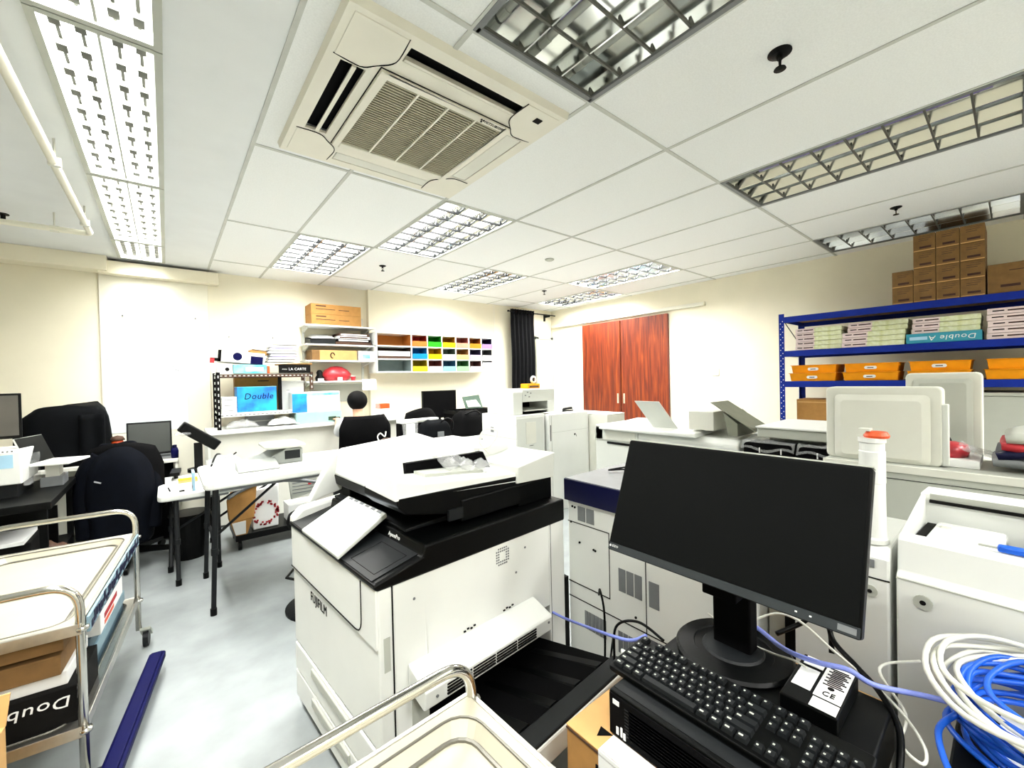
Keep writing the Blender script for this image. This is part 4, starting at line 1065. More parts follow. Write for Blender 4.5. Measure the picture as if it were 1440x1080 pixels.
b = B(); b.box(.035, .040, -.0015, .001, .1, .97); b.box(.04, .60, -.0015, .001, .80, .802); b.finish('panel_seams', 'grey', c2)
b = B(); b.box(.02, .027, -.003, .001, .72, .88); b.finish('dark_slot', 'seam', c2)
b = B(); b.box(.37, .39, -.002, .001, .745, .765); b.box(.40, .405, -.002, .001, .73, .75); b.finish('sticker', 'ink', c2)
c3 = thing('press_module', 'beige printer tower between the press cabinet and the wide printer', 'printing machine', (3.53, 2.72, 0))
b = B(); b.box(0, .30, 0, .6, .0, .95); b.finish('body', 'beige', c3, bevel=.005)
b = B(); b.box(-.001, .3, -.0015, .001, .74, .744); b.finish('panel_seam', 'seam', c3)
b = B(); b.box(.0, .3, .0, .6, .951, .958); b.finish('top_plate', 'white', c3)
# desktop printer on top
t = thing('desktop_printer', 'pale desktop printer with an open paper bay standing on the white press cabinets', 'printer', (2.54, 3.06, 1.001))
b = B(); b.box(0, .12, 0, .42, 0, .225); b.box(.12, .56, .0, .42, .12, .245); b.box(.12, .56, .3, .42, 0, .12); b.box(.46, .56, .0, .3, 0, .12); b.finish('body', 'white2', t, bevel=.008)
b = B(); b.box(.122, .458, .28, .298, .001, .118); b.box(.122, .458, .02, .298, .001, .012); b.finish('paper_bay', 'matte', t)
B().hexa([(.13, -.02, .03), (.45, -.02, .03), (.45, .25, .045), (.13, .25, .045)], [(.13, -.02, .036), (.45, -.02, .036), (.45, .25, .051), (.13, .25, .051)]).finish('bay_tray', 'grey', t)
b = B()
for x, z in ((.15, .18), (.18, .21), (.20, .165), (.22, .20)): b.box(x, x + .016, -.002, .001, z, z + .01)
b.finish('buttons', 'mid', t)
B().box(-.002, .001, .04, .38, .03, .19).finish('side_cover', 'beige', t, bevel=.002)
t = thing('packet', 'orange and brown packet lying on the pale desktop printer', 'packet', (2.86, 3.2, 1.2465)); B().box(0, .17, 0, .12, 0, .05).finish('body', 'orange', t, bevel=.006); B().box(.02, .15, -.002, .001, .01, .03).finish('band', 'brown', t)
t = thing('tape_roll', 'white tape roll standing on the orange packet', 'tape roll', (2.99, 3.26, 1.2969))
b = B(); b.tube([(.03 * math.cos(a), 0, .042 + .03 * math.sin(a)) for a in [2 * PI * i / 20 for i in range(20)]], .012, 8, closed=True); b.finish('roll', 'paper', t, smooth=True)
b = B(); b.tube([(.018 * math.cos(a), -.004, .042 + .018 * math.sin(a)) for a in [2 * PI * i / 16 for i in range(16)]], .003, 6, closed=True); b.finish('core', 'ink', t, smooth=True)
t = thing('stapler', 'small black stapler on a stack tray at the right of the desktop printer', 'stapler', (3.27, 3.1, .9865))
b = B(); b.prism([(0, 0), (.16, 0), (.16, .012), (.02, .016)], 'y', 0, .03); b.finish('base', 'black', t); b = B(); b.prism([(0, .016), (.15, .022), (.14, .045), (.03, .04)], 'y', 0, .03); b.finish('arm', 'black', t, bevel=.003)

# ------------------------------------------------------------------ folding tables
def ftable(label, x0, x1, y0, y1, z, feet):
    t = thing('folding_table', label, 'table', (x0, y0, 0), 0, 'white folding tables')
    b = B(); b.prism(rrect(0, x1 - x0, 0, y1 - y0, .05), 'z', z - .045, z); b.finish('top', 'white', t, bevel=.012, seg=3)
    B().box(.08, x1 - x0 - .08, .06, .085, z - .07, z - .045).finish('apron_rail', 'mid', t); B().box(.08, x1 - x0 - .08, y1 - y0 - .085, y1 - y0 - .06, z - .07, z - .045).finish('apron_rail', 'mid', t)
    for (tx, ty, fx, fy) in feet:
        q = B(); m_ = (Vector((tx, ty, z - .05)) * .5 + Vector((fx, fy, 0)) * .5)
        q.cyl((tx, ty, z - .05), m_, .016, 12); q.cyl(m_, (fx, fy, .02), .013, 12); q.cyl(m_ + Vector((0, 0, .02)), m_ - Vector((0, 0, .02)), .0185, 12)
        o = q.finish('leg', 'dark', t, smooth=False)
        q = B(); q.cyl((fx, fy, 0), (fx, fy, .04), .017, 12); q.finish('foot', 'black', o)
    (tx, ty, fx, fy), (ux, uy, gx, gy) = feet[0], feet[1]
    for (aa, bb) in ((feet[0], feet[1]), (feet[2], feet[3])):
        q = B(); q.cyl((aa[0], aa[1], z * .45), (bb[0], bb[1], z * .45), .010, 8)
        mid_ = Vector(((aa[0] + bb[0]) / 2, (aa[1] + bb[1]) / 2, z * .45)); q.cyl(mid_, (aa[0] + (.45 if aa[0] < .5 else -.45), mid_.y, z - .06), .009, 8)
        q.finish('brace', 'dark', t)
    return t
ftable('high white folding table standing between the big copier and the rear counter', .15, 1.98, 3.0, 3.72, .78, [(.06, .06, .03, .02), (.06, .66, .03, .64), (1.74, .06, 1.74, .04), (1.74, .66, 1.74, .66)])
ftable('low white folding table tucked behind the left end of the high one', -.07, .42, 3.73, 4.5, .60, [(.10, .05, .10, -.10), (.08, .52, .06, .20), (.34, .08, .34, .06), (.34, .70, .34, .70)])
# things on the high table
t = thing('label_printer', 'small grey machine with a sloping lid on the high folding table', 'machine', (.40, 3.30, .781))
b = B(); b.prism([(0, 0), (.36, 0), (.36, .10), (.26, .11), (.12, .04), (0, .015)], 'y', .05, .36); b.finish('body', 'machgrey', t, bevel=.008)
b = B(); b.prism(rrect(.12, .38, .02, .38, .04), 'z', .112, .13); b.finish('lid', 'grey', t, bevel=.005)
b = B(); b.box(.24, .34, .046, .052, .03, .09); b.finish('opening', 'dark', t)
b = B(); b.hexa([(-.06, -.12, .0), (.18, -.12, .0), (.18, .06, .0), (-.06, .06, .0)], [(-.06, -.12, .008), (.18, -.12, .008), (.18, .06, .055), (-.06, .06, .055)]); b.finish('front_tray', 'machgrey', t, bevel=.004)
t = thing('paper_sheets', 'white sheets lying on the high folding table right of the grey machine', 'paper', (.9, 3.3, .781)); B().box(0, .3, 0, .21, 0, .01).finish('sheets', 'paper', t); B().box(.28, .52, .02, .23, .01, .014).finish('top_sheet', 'paper', t)
t = thing('plastic_wrap', 'crumpled clear film with black printing bunched at the left end of the high folding table', 'plastic wrap', (.20, 3.45, .781))
b = B(); b.grid(10, 10, lambda u, v: (.0 + .2 * u, .22 * v, .03 + .05 * math.sin(PI * u) * math.sin(PI * v) + .014 * math.sin(13 * u + 7 * v))); b.finish('film', 'clear', t, smooth=True, solid=.001)
b = B(); b.tube(spline([(.02, .05, .02), (.06, .12, .09), (.12, .16, .05), (.18, .18, .08)], 5), .006, 6); b.finish('black_band', 'black', t, smooth=True)
# on the low table
t = thing('paper_sheet', 'white sheet with a black clip on the low folding table', 'paper', (.02, 3.78, .601)); B().box(0, .15, 0, .2, 0, .002).finish('sheet', 'paper', t); B().box(.03, .06, .004, .02, .002, .010).finish('clip', 'ink', t)
t = thing('pen', 'dark pen on the low folding table beside the white sheet', 'pen', (.0, 3.85, .606)); B().cyl((0, 0, 0), (-.01, .14, 0), .004, 8).finish('barrel', 'ink', t); B().cyl((-.01, .14, 0), (-.011, .155, 0), .003, 8, .001).finish('tip', 'mid', t)
t = thing('packet', 'blue and white packet standing against the edge of the high folding table', 'packet', (.125, 3.752, .601)); B().box(0, .015, 0, .16, 0, .13).finish('body', 'lblue', t); B().box(-.001, .001, .0, .16, .0, .04).finish('dark_foot', 'navy', t)
t = thing('notepad', 'small orange and pink notepad at the back of the low folding table', 'notepad', (.05, 4.12, .601)); B().box(0, .12, 0, .09, 0, .02).finish('pages', 'kraft2', t); B().box(0, .12, 0, .09, .0205, .023).finish('cover', 'orange', t)
# shelf cart under the high table
st = thing('stool', 'black stool with a round floor base, half hidden behind the big copier', 'stool', (.70, 2.72, 0))
B().lathe([(.001, 0), (.20, 0), (.20, .012), (.05, .03), (.001, .032)], n=36).finish('floor_base', 'black', st, smooth=False)
B().cyl((0, 0, .03), (0, 0, .5), .025, 14).finish('post', 'black', st)
B().lathe([(.001, .5), (.17, .5), (.18, .53), (.17, .57), (.001, .575)], n=30).finish('seat', 'matte', st)
B().tube([(-.19, 0, .22), (-.19 * .5, .16, .22), (.095, .165, .22), (.19, 0, .22), (.095, -.165, .22), (-.095, -.165, .22)], .008, 6, closed=True).finish('foot_ring', 'black', st)
ct = thing('utility_cart', 'black low cart under the high folding table holding bags', 'cart', (.43, 4.06, 0))
b = B(); b.box(-.03, .62, -.02, .4, .075, .125); b.finish('deck', 'black', ct, bevel=.004)
for x in (.08, .30):
    B().box(x, x + .04, .365, .395, .125, .52).finish('upright', 'black', ct)
for x, y in ((0, 0), (.58, 0), (0, .35), (.58, .35)):
    B().cyl((x - .012, y, .036), (x + .012, y, .036), .036, 14).finish('caster', 'black', ct)
t = thing('tote_bag', 'white carrier bag with a red wreath print on the black cart', 'bag', (.55, 4.10, .126))
b = B(); b.hexa([(-.02, 0, 0), (.17, 0, 0), (.17, .1, 0), (-.02, .1, 0)], [(-.03, .0, .33), (.18, .0, .36), (.18, .1, .36), (-.03, .1, .33)]); b.finish('body', 'paper', t, bevel=.008)
b = B(); rnd_ = random.Random(5)
for k in range(60):
    a = rnd_.random() * 2 * PI; r_ = .078 + .022 * rnd_.random()
    cx, cz = .075 + r_ * math.cos(a), .13 + r_ * math.sin(a)
    b.box(cx - .008, cx + .006, -.004, -.001, cz - .007, cz + .007)
b.finish('wreath_print', 'red', t)
t = thing('paper_bag', 'brown paper sack slumped at the left of the black cart', 'bag', (.42, 4.03, .126))
b = B(); b.hexa([(-.06, -.02, .12), (.11, -.02, .13), (.11, .12, .13), (-.06, .12, .12)], [(-.08, .0, .30), (.14, .0, .42), (.14, .1, .42), (-.02, .1, .40)]); b.hexa([(-.02, 0, 0), (.06, 0, 0), (.06, .1, 0), (-.02, .1, 0)], [(-.055, -.02, .12), (.10, -.02, .13), (.10, .12, .13), (-.055, .12, .12)]); b.finish('body', 'kraft', t, bevel=.008)
b = B(); b.hexa([(-.02, -.003, .01), (.05, -.003, .01), (.05, .0, .01), (-.02, .0, .01)], [(-.045, -.022, .115), (.05, -.022, .12), (.05, -.018, .12), (-.045, -.018, .115)]); b.finish('pale_patch', 'paper', t)
t = thing('striped_bag', 'grey striped sheet with a small dark red mark hanging under the high folding table', 'bag', (.83, 4.12, .30))
b = B(); b.hexa([(0, 0, .02), (.20, 0, .06), (.20, .03, .06), (0, .03, .02)], [(-.02, 0, .22), (.22, 0, .22), (.22, .03, .22), (-.02, .03, .22)]); b.finish('body', 'grey', t, bevel=.004)
b = B()
for k in range(5): b.box(.01, .19, -.003, .0, .07 + k * .03, .077 + k * .03)
b.finish('stripes', 'mid', t)
b = B(); b.box(.14, .165, -.005, -.002, .13, .17); b.finish('red_mark', 'red', t)
t = thing('carton', 'pale paper stack on the right half of the black cart', 'paper stack', (.80, 4.10, .126)); B().box(0, .22, 0, .2, 0, .15).finish('sheets', 'paper', t, bevel=.003); B().box(-.001, .221, .002, .198, .15, .154).finish('top_sheet', 'white2', t)
b = B(); b.tube(spline([(.30, 0, .0), (.45, .02, .07), (.62, .0, .085), (.8, -.02, .07), (.95, -.04, .03), (1.05, -.05, .05)], 6), .014, 6); b.tube(spline([(.35, .03, .02), (.55, .04, .075), (.75, .03, .06), (.98, .0, .015)], 6), .010, 6)
b.finish('cable_bundle', 'mid', None, smooth=True, loc=(.05, 4.0, .45), label='grey cable bundle slung under the high folding table', cat='cable bundle')
t = thing('waste_bin', 'black waste bin under the low folding table', 'bin', (.115, 4.2, 0)); B().lathe([(.001, 0), (.10, 0), (.13, .34), (.125, .34), (.097, .01), (.001, .01)], n=24).finish('body', 'black', t); B().lathe([(.125, .335), (.135, .335), (.135, .35), (.125, .35)], n=24).finish('rim', 'black', t)

# ------------------------------------------------------------------ rear counter and what stands on it
rc = thing('long_counter', 'long white counter along the back wall behind the folding tables', 'counter', (.28, 4.76, 0))
b = B(); b.box(0, 1.92, 0, .48, .885, .925); b.finish('top', 'white', rc, bevel=.006)
b = B(); b.box(.02, 1.90, .06, .08, .02, .885); b.finish('front_panel', 'beige', rc)
b = B(); b.box(.0, .02, .02, .48, .0, .885); b.box(1.90, 1.92, .02, .48, 0, .885); b.finish('side_panel', 'white', rc)
CTZ = .9255
# slotted-angle rack
sr = thing('slotted_rack', 'dark slotted-angle rack with two shelves standing on the rear counter', 'rack', (.36, 4.80, CTZ))
for x in (0, .82):
    for y in (0, .36):
        zl = .36 if (x > 0 and y == 0) else 0
        q = B().box(x, x + .03, y, y + .03, zl, .55).m(1)
        for k in range(6 if zl else 0, 9): q.box(x + .011, x + .019, y - .001, y + .001, .03 + k * .058, .055 + k * .058)
        q.finish('upright', ['ink' if x == 0 else 'brown', 'white2'], sr)
B().box(.53, .56, .06, .09, 0.15, .52).finish('upright', 'ink', sr)
for z in (.15, .53):
    b = B(); b.box(0, .85, 0, .03, z - .03, z); b.box(0, .85, .36, .39, z - .03, z); o = b.finish('shelf_angle', 'brown' if z > .3 else 'white2', sr)
    q = B()
    for k in range(22): q.box(.03 + k * .037, .048 + k * .037, -.001, .001, z - .019, z - .011)
    q.finish('slot_pattern', 'white2' if z > .3 else 'mid', o)
    B().box(.01, .84, .01, .38, z, z + .008).finish('shelf_board', 'white2', sr)
z1 = CTZ + .1585; z2 = CTZ + .5385
for k in range(3):
    t = thing('paper_ream', 'white wrapped ream, %s of the three at the left of the lower slotted shelf' % ('bottom', 'middle', 'top')[k], 'paper ream', (.40, 4.82, z1 + k * .052), 0, 'white reams on the slotted rack'); B().box(0, .12, 0, .28, 0, .05).finish('wrapper', 'white', t, bevel=.003); B().box(.02, .09, -.001, .001, .018, .024).finish('print', 'mid', t)
t = thing('ream_box', 'blue patterned paper box with the word Double on the lower slotted shelf', 'box', (.525, 4.835, z1)); B().box(0, .34, 0, .20, 0, .245).finish('body', 'bluebox', t, bevel=.004)
txt('Double', .085, (.055, -.0015, .15), FACE_NY, 'navy', t, sx=.92, shear=.2)
b = B(); b.box(.0, .34, -.0, .20, .2455, .249); b.finish('lid', 'aqua', t)
t = thing('ream_box', 'tan printed carton behind the blue Double box', 'box', (.53, 5.03, z1)); B().box(0, .40, 0, .12, 0, .34).finish('body', 'kraft', t, bevel=.004); B().box(.2, .3, -.001, .001, .3, .31).finish('print', 'inkbrown', t)
t = thing('paper_stack', 'white paper stack at the right of the lower slotted shelf', 'paper stack', (.93, 4.95, z1)); B().box(0, .22, 0, .2, 0, .30).finish('sheets', 'paper', t, bevel=.003); B().box(.05, .08, -.001, .001, .2, .204).finish('mark', 'mid', t)
# top of the slotted rack
t = thing('paper_box', 'white carton with a navy oval and square, tilted on top of the slotted rack', 'box', (.40, 4.80, z2 + .115)); t.rotation_euler = (0, math.radians(5), 0)
b = B(); b.box(-.02, .36, 0, .28, .0, .11); b.finish('body', 'white', t, bevel=.003)
b = B(); b.cyl((.13, -.002, .06), (.13, .001, .06), .038, 20); b.box(.24, .345, -.002, .001, .0, .075); b.finish('navy_print', 'royal', t)
b = B(); b.box(-.022, .0, -.003, .05, .0, .11); b.box(-.08, .0, -.003, .02, .0, .03); b.finish('black_corner', 'ink', t)
b = B(); b.box(-.085, -.05, -.004, .0, -.02, .025); b.finish('red_tag', 'red', t)
t = thing('paper_box', 'turquoise patterned carton under the tilted white carton on the slotted rack', 'box', (.50, 4.80, z2)); B().box(0, .28, 0, .26, 0, .085).finish('body', 'aqua', t, bevel=.003); B().box(.10, .25, -.0015, .001, .02, .06).finish('pale_print', 'paper', t)
t = thing('paper_box', 'small white carton with a black spot at the left end of the slotted rack top', 'box', (.37, 4.81, z2)); B().box(0, .125, 0, .26, 0, .09).finish('body', 'white', t, bevel=.003); B().cyl((.08, -.0015, .04), (.08, .001, .04), .018, 14).finish('black_spot', 'ink', t)
t = thing('paper_box', 'cream carton with an orange edge next to the turquoise one on the slotted rack', 'box', (.785, 4.80, z2)); B().box(0, .10, 0, .2, 0, .07).finish('body', 'cream_tray', t, bevel=.003); B().box(-.001, .02, -.001, .2, 0, .071).finish('orange_edge', 'orange2', t)
t = thing('sign_board', 'black board with white writing on top of the slotted rack', 'board', (.885, 4.795, z2)); B().box(0, .30, 0, .02, 0, .085).finish('board', 'ink', t, bevel=.002); txt('LA CARTE', .036, (.09, -.0015, .04), FACE_NY, 'paper', t, sx=.95); txt('mens', .02, (.03, -.0015, .04), FACE_NY, 'paper', t)
b = B(); b.hexa([(0, .02, .085), (.32, .02, .085), (.32, .2, .085), (0, .2, .085)], [(0, .0, .09), (.32, .0, .105), (.32, .2, .115), (0, .2, .10)]); b.finish('yellow_top', 'kraft2', t)
for k in range(6):
    t = thing('document_wallet', 'white document wallet, %s of the fanned stack on the slotted rack' % ('lowest', 'second', 'third', 'fourth', 'fifth', 'topmost')[k], 'folder', (.80 + .01 * (k % 3), 4.86, z2 + .117 + k * .03), 0, 'white document wallets on the slotted rack')
    B().hexa([(0, 0, 0), (.26, 0, 0), (.26, .2, 0), (0, .2, 0)], [(.012, .004, .022), (.25, .004, .026), (.25, .2, .026), (.012, .2, .022)]).finish('pages', 'wallet', t)
    B().box(.03, .25, -.001, .002, .024, .028).finish('cover_edge', ('mid', 'purple', 'mid', 'grey', 'purple', 'ink')[k], t)
t = thing('file_box', 'orange and brown file lying open beside the fanned wallets', 'file', (.66, 4.93, z2 + .19)); b = B(); b.hexa([(0, 0, .02), (.16, 0, 0), (.16, .15, 0), (0, .15, .02)], [(0, 0, .05), (.16, 0, .03), (.16, .15, .03), (0, .15, .05)]); b.finish('cover', 'kraft', t); B().hexa([(.02, .0, .052), (.16, 0, .034), (.16, .14, .034), (.02, .14, .052)], [(.02, .0, .058), (.16, 0, .04), (.16, .14, .04), (.02, .14, .058)]).finish('inner_sheet', 'brown', t)
# on the counter in front
t = thing('ream_box', 'wide white and turquoise carton on a pale green tray on the rear counter', 'box', (1.0, 4.79, CTZ + .12)); B().box(0, .48, 0, .3, 0, .215).finish('body', 'white', t, bevel=.004); B().box(-.001, .14, -.0015, .001, .005, .20).finish('blue_print', 'bluebox', t); B().box(.14, .47, -.0012, .001, .175, .20).finish('aqua_band', 'aqua', t)
t = thing('document_tray', 'pale green document tray under the white and turquoise carton', 'tray', (1.03, 4.785, CTZ)); B().box(0, .46, 0, .32, 0, .118).finish('body', 'acry', t, bevel=.004); B().box(.32, .40, -.002, .001, .02, .06).finish('dark_slot', 'green', t)
for k, (x, lbl, m_) in enumerate(((.42, 'clear plastic wrap heaped at the left end of the rear counter', 'clear'), (.78, 'white crumpled paper heap on the rear counter in front of the slotted rack', 'paper'))):
    b = B(); b.grid(14, 8, lambda u, v: (.28 * u, .16 * v, (.02 + .05 * math.sin(PI * u) * math.sin(PI * v) + .016 * math.sin(17 * u + 9 * v + k)) * min(1, 8 * min(u + .02, 1.02 - u, v + .02, 1.02 - v))))
    b.finish('plastic_wrap' if k == 0 else 'crumpled_paper', m_, None, smooth=True, loc=(x, 4.77, CTZ + .012), solid=.002, label=lbl, cat='plastic wrap' if k == 0 else 'paper')
t = thing('grey_file', 'dark grey box file under the lower slotted shelf on the rear counter', 'file', (.62, 4.95, CTZ)); B().box(0, .24, 0, .2, 0, .11).finish('body', 'mid', t, bevel=.003); B().box(.0, .24, -.001, .001, .05, .058).finish('band', 'grey', t)
# ------------------------------------------------------------------ wall shelves
ws = thing('wall_shelf_unit', 'four white wall shelves on slotted standards above the rear counter', 'shelf', (1.2, YB, 0))
for x in (.03, .72):
    b = B(); b.box(x, x + .025, -.02, 0, 1.3, 2.16); o = b.finish('standard', 'white2', ws)
shz = (2.02, 1.80, 1.615, 1.375)
for z in shz:
    b = B(); b.box(0, .80, -.29, -.02, z - .018, z); o = b.finish('shelf_board', 'white', ws, bevel=.002)
    q = B()
    for x in (.032, .722): q.prism([(-.02, z - .018), (-.26, z - .018), (-.26, z - .03), (-.02, z - .075)], 'x', x, x + .02)
    q.finish('bracket', 'white2', o)
for k in range(2):
    t = thing('carton', '%s of the two long brown cartons on the top wall shelf' % ('lower', 'upper')[k], 'box', (1.27, 5.045, 2.0205 + k * .118), 0, 'long brown cartons on the top wall shelf'); B().box(0, .56, 0, .26, 0, .117).finish('body', 'kraft', t, bevel=.003)
    b = B(); b.box(.05, .16, -.001, .001, .088, .10); b.box(.05, .26, -.001, .001, .055, .062); b.box(.30, .42, -.001, .001, .055, .062); b.finish('print', 'inkbrown', t)
t = thing('document_tray', 'black letter tray with papers at the left of the second wall shelf', 'tray', (1.26, 5.05, 1.8005)); B().hexa([(0, 0, 0), (.26, 0, 0), (.26, .25, 0), (0, .25, 0)], [(-.01, 0, .04), (.27, 0, .06), (.27, .25, .09), (0, .25, .09)]).finish('body', 'dark', t); B().hexa([(.02, .02, .06), (.26, .02, .07), (.26, .25, .1), (.02, .25, .1)], [(.06, .02, .075), (.24, .02, .085), (.24, .25, .13), (.08, .25, .13)]).finish('papers', 'paper', t)
for k, m_ in enumerate(('brown', 'ink', 'paper', 'brown')):
    t = thing('binder', '%s of the flat binders at the right of the second wall shelf' % ('lowest dark brown one', 'second, black one', 'third, white one', 'topmost brown one')[k], 'binder', (1.53 + .012 * k, 5.05, 1.8005 + k * .034), 0, 'flat binders on the second wall shelf'); B().box(0, .42 - .02 * k, 0, .25, 0, .032).finish('cover', m_, t, bevel=.002); B().box(.02, .39 - .02 * k, -.001, .002, .008, .024).finish('pages', 'paper' if k % 2 else 'brown', t)
t = thing('carton', 'long tan carton with a black round mark on the third wall shelf', 'box', (1.27, 5.05, 1.6155)); B().box(0, .50, 0, .25, 0, .115).finish('body', 'kraft2', t, bevel=.003)
b = B(); b.tube([(.22 + .022 * math.cos(a), -.001, .055 + .03 * math.sin(a)) for a in [2 * PI * i / 18 for i in range(15)]], .006, 6); b.finish('round_mark', 'ink', t)
B().box(-.002, .08, -.001, .25, 0, .116).finish('brown_end', 'kraftd', t)
t = thing('tissue_box', 'white box with a light blue print on the third wall shelf', 'box', (1.79, 5.05, 1.6155)); B().box(0, .20, 0, .22, 0, .115).finish('body', 'white', t, bevel=.003); B().box(.05, .14, -.001, .001, .025, .07).finish('blue_print', 'aqua', t)
t = thing('plastic_bag', 'round red plastic bag on the lowest wall shelf', 'bag', (1.56, 5.16, 1.3755))
b = B(); rg = []
for z, s in ((0, .8), (.03, 1.05), (.08, 1.08), (.13, .85), (.165, .45), (.175, .12)):
    rg.append([(.15 * s * math.cos(a) * (1 + .06 * math.sin(5 * a + z * 40)), .10 * s * math.sin(a), z) for a in [2 * PI * i / 20 for i in range(20)]])
b.loft(rg); b.finish('bag_body', 'redbag', t, smooth=True)
b = B(); b.box(-.02, .03, -.125, -.10, 0, .04); b.finish('white_tag', 'paper', t)
t = thing('figurine', 'small black and white ornament left of the red bag on the lowest wall shelf', 'ornament', (1.36, 5.12, 1.3755)); b = B(); b.lathe([(.001, 0), (.045, 0), (.05, .04), (.03, .07), (.035, .1), (.02, .125), (.001, .13)], n=16); b.finish('body', 'black', t, smooth=True); B().box(-.03, .03, -.055, -.04, .0, .03).finish('white_base', 'paper', t)
t = thing('red_cup', 'small red cup right of the red bag on the lowest wall shelf', 'cup', (1.735, 5.1, 1.3755)); B().lathe([(.001, 0), (.022, 0), (.03, .05), (.027, .05), (.02, .004), (.001, .004)], n=16).finish('body', 'redbag', t); B().lathe([(.027, .048), (.032, .048), (.032, .054), (.027, .054)], n=16).finish('rim', 'paper', t)
t = thing('paper_pad', 'white paper pad hanging over the front of the lowest wall shelf', 'paper', (1.82, 5.03, 1.255)); B().box(0, .17, 0, .008, 0, .13).finish('sheet', 'paper', t); B().box(.0, .17, .0, .10, .1302, .134).finish('folded_top', 'paper', t)
t = thing('wall_board', 'grey board on the wall under the lowest wall shelf', 'board', (1.30, 5.31, 1.12)); B().box(0, .62, 0, .015, 0, .22).finish('panel', 'grey', t); B().box(-.01, .63, -.003, .0, .215, .23).finish('edge', 'beige', t)

# ------------------------------------------------------------------ colourful pigeonholes
pg = thing('pigeonhole_unit', 'white wall-mounted pigeonhole unit with colourful pockets', 'pigeonholes', (1.99, 4.98, 1.47))
xs = [0, .46, .69, .91, 1.13, 1.35, 1.565, 1.765]; zs_ = [0, .163, .326, .489]
b = B()
for x in xs: b.box(x - .008, x + .008, 0, .265, 0 if x < 1.7 else .06, .497)
for z in zs_: b.box(-.008, 1.573, 0, .265, z - .008, z + .008)
for z in (.06, .163, .326, .489): b.box(1.565, 1.773, 0, .265, z - .007, z + .007)
b.finish('carcass', 'white', pg, bevel=.002)
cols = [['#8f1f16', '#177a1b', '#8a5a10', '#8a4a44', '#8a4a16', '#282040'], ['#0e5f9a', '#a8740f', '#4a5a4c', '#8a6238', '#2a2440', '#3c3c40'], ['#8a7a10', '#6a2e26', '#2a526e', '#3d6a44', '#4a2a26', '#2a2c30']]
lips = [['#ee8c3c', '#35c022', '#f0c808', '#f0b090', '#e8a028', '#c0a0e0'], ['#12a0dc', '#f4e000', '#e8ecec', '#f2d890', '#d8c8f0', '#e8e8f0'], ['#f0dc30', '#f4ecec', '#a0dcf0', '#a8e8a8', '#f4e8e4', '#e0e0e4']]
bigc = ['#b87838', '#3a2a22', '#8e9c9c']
pm = {}
def pmat(h):
    if h not in pm: pm[h] = mat('pocket_' + h[1:], h, 0.6, var=0.04, spec=.2)
    return pm[h]
for r_ in range(3):
    zb_, zt_ = zs_[2 - r_] + .009, zs_[3 - r_] - .009
    b = B(); b.box(.009, .451, .24, .262, zb_, zt_); b.box(.009, .451, .01, .262, zb_, zb_ + .004); b.box(.448, .451, .01, .24, zb_, zt_); b.finish('pocket', pmat(bigc[r_]), pg)
    for c_ in range(6):
        zb2 = zb_ if c_ < 5 else max(zb_, .068)
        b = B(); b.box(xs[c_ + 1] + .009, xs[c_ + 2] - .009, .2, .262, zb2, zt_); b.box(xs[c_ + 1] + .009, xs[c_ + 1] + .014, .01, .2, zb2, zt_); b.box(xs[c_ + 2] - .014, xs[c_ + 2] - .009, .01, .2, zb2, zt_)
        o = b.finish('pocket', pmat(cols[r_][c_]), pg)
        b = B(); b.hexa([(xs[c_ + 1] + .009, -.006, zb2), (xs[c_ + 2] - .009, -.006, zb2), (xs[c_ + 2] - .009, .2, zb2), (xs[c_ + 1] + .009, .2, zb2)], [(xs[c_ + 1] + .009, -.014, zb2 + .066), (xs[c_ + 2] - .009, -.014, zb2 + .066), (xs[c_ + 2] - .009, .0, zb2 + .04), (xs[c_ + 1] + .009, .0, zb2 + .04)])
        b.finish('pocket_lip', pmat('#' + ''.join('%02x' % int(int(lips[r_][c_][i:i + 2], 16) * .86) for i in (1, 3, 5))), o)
t = thing('document_tray', 'white paper tray inside the wide middle pigeonhole', 'tray', (2.01, 4.985, 1.643)); B().box(0, .42, 0, .2, .03, .09).finish('papers', 'paper', t); B().box(0, .42, -.0, .2, 0, .028).finish('base', 'brown', t)
# curtain
cu_ = thing('curtain', 'black curtain hanging from a black rod in the far corner', 'curtain', (4.24, 5.12, 0))
b = B(); b.grid(48, 8, lambda u, v: (.50 * u + .01 * (1 - v), .03 * math.sin(u * 2 * PI * 6) * (.5 + .5 * (1 - v)) + .008 * math.sin(9 * v), .95 + 1.49 * v)); b.finish('fabric', 'curtain', cu_, smooth=True, solid=.004)
b = B(); b.grid(48, 2, lambda u, v: (.50 * u, .018 * math.sin(u * 2 * PI * 9), 2.40 + .07 * v)); b.finish('heading', 'curtain', cu_, smooth=True, solid=.006)
b = B(); b.cyl((-.05, 0, 2.43), (1.0, 0, 2.43), .010, 10); b.lathe([(.001, -.012), (.014, -.012), (.014, .012), (.001, .012)], (-.05, 0, 2.43), 10); b.box(.85, .87, -.01, .13, 2.40, 2.44); b.box(.845, .875, .11, .13, 2.34, 2.46); b.finish('rod', 'black', cu_)
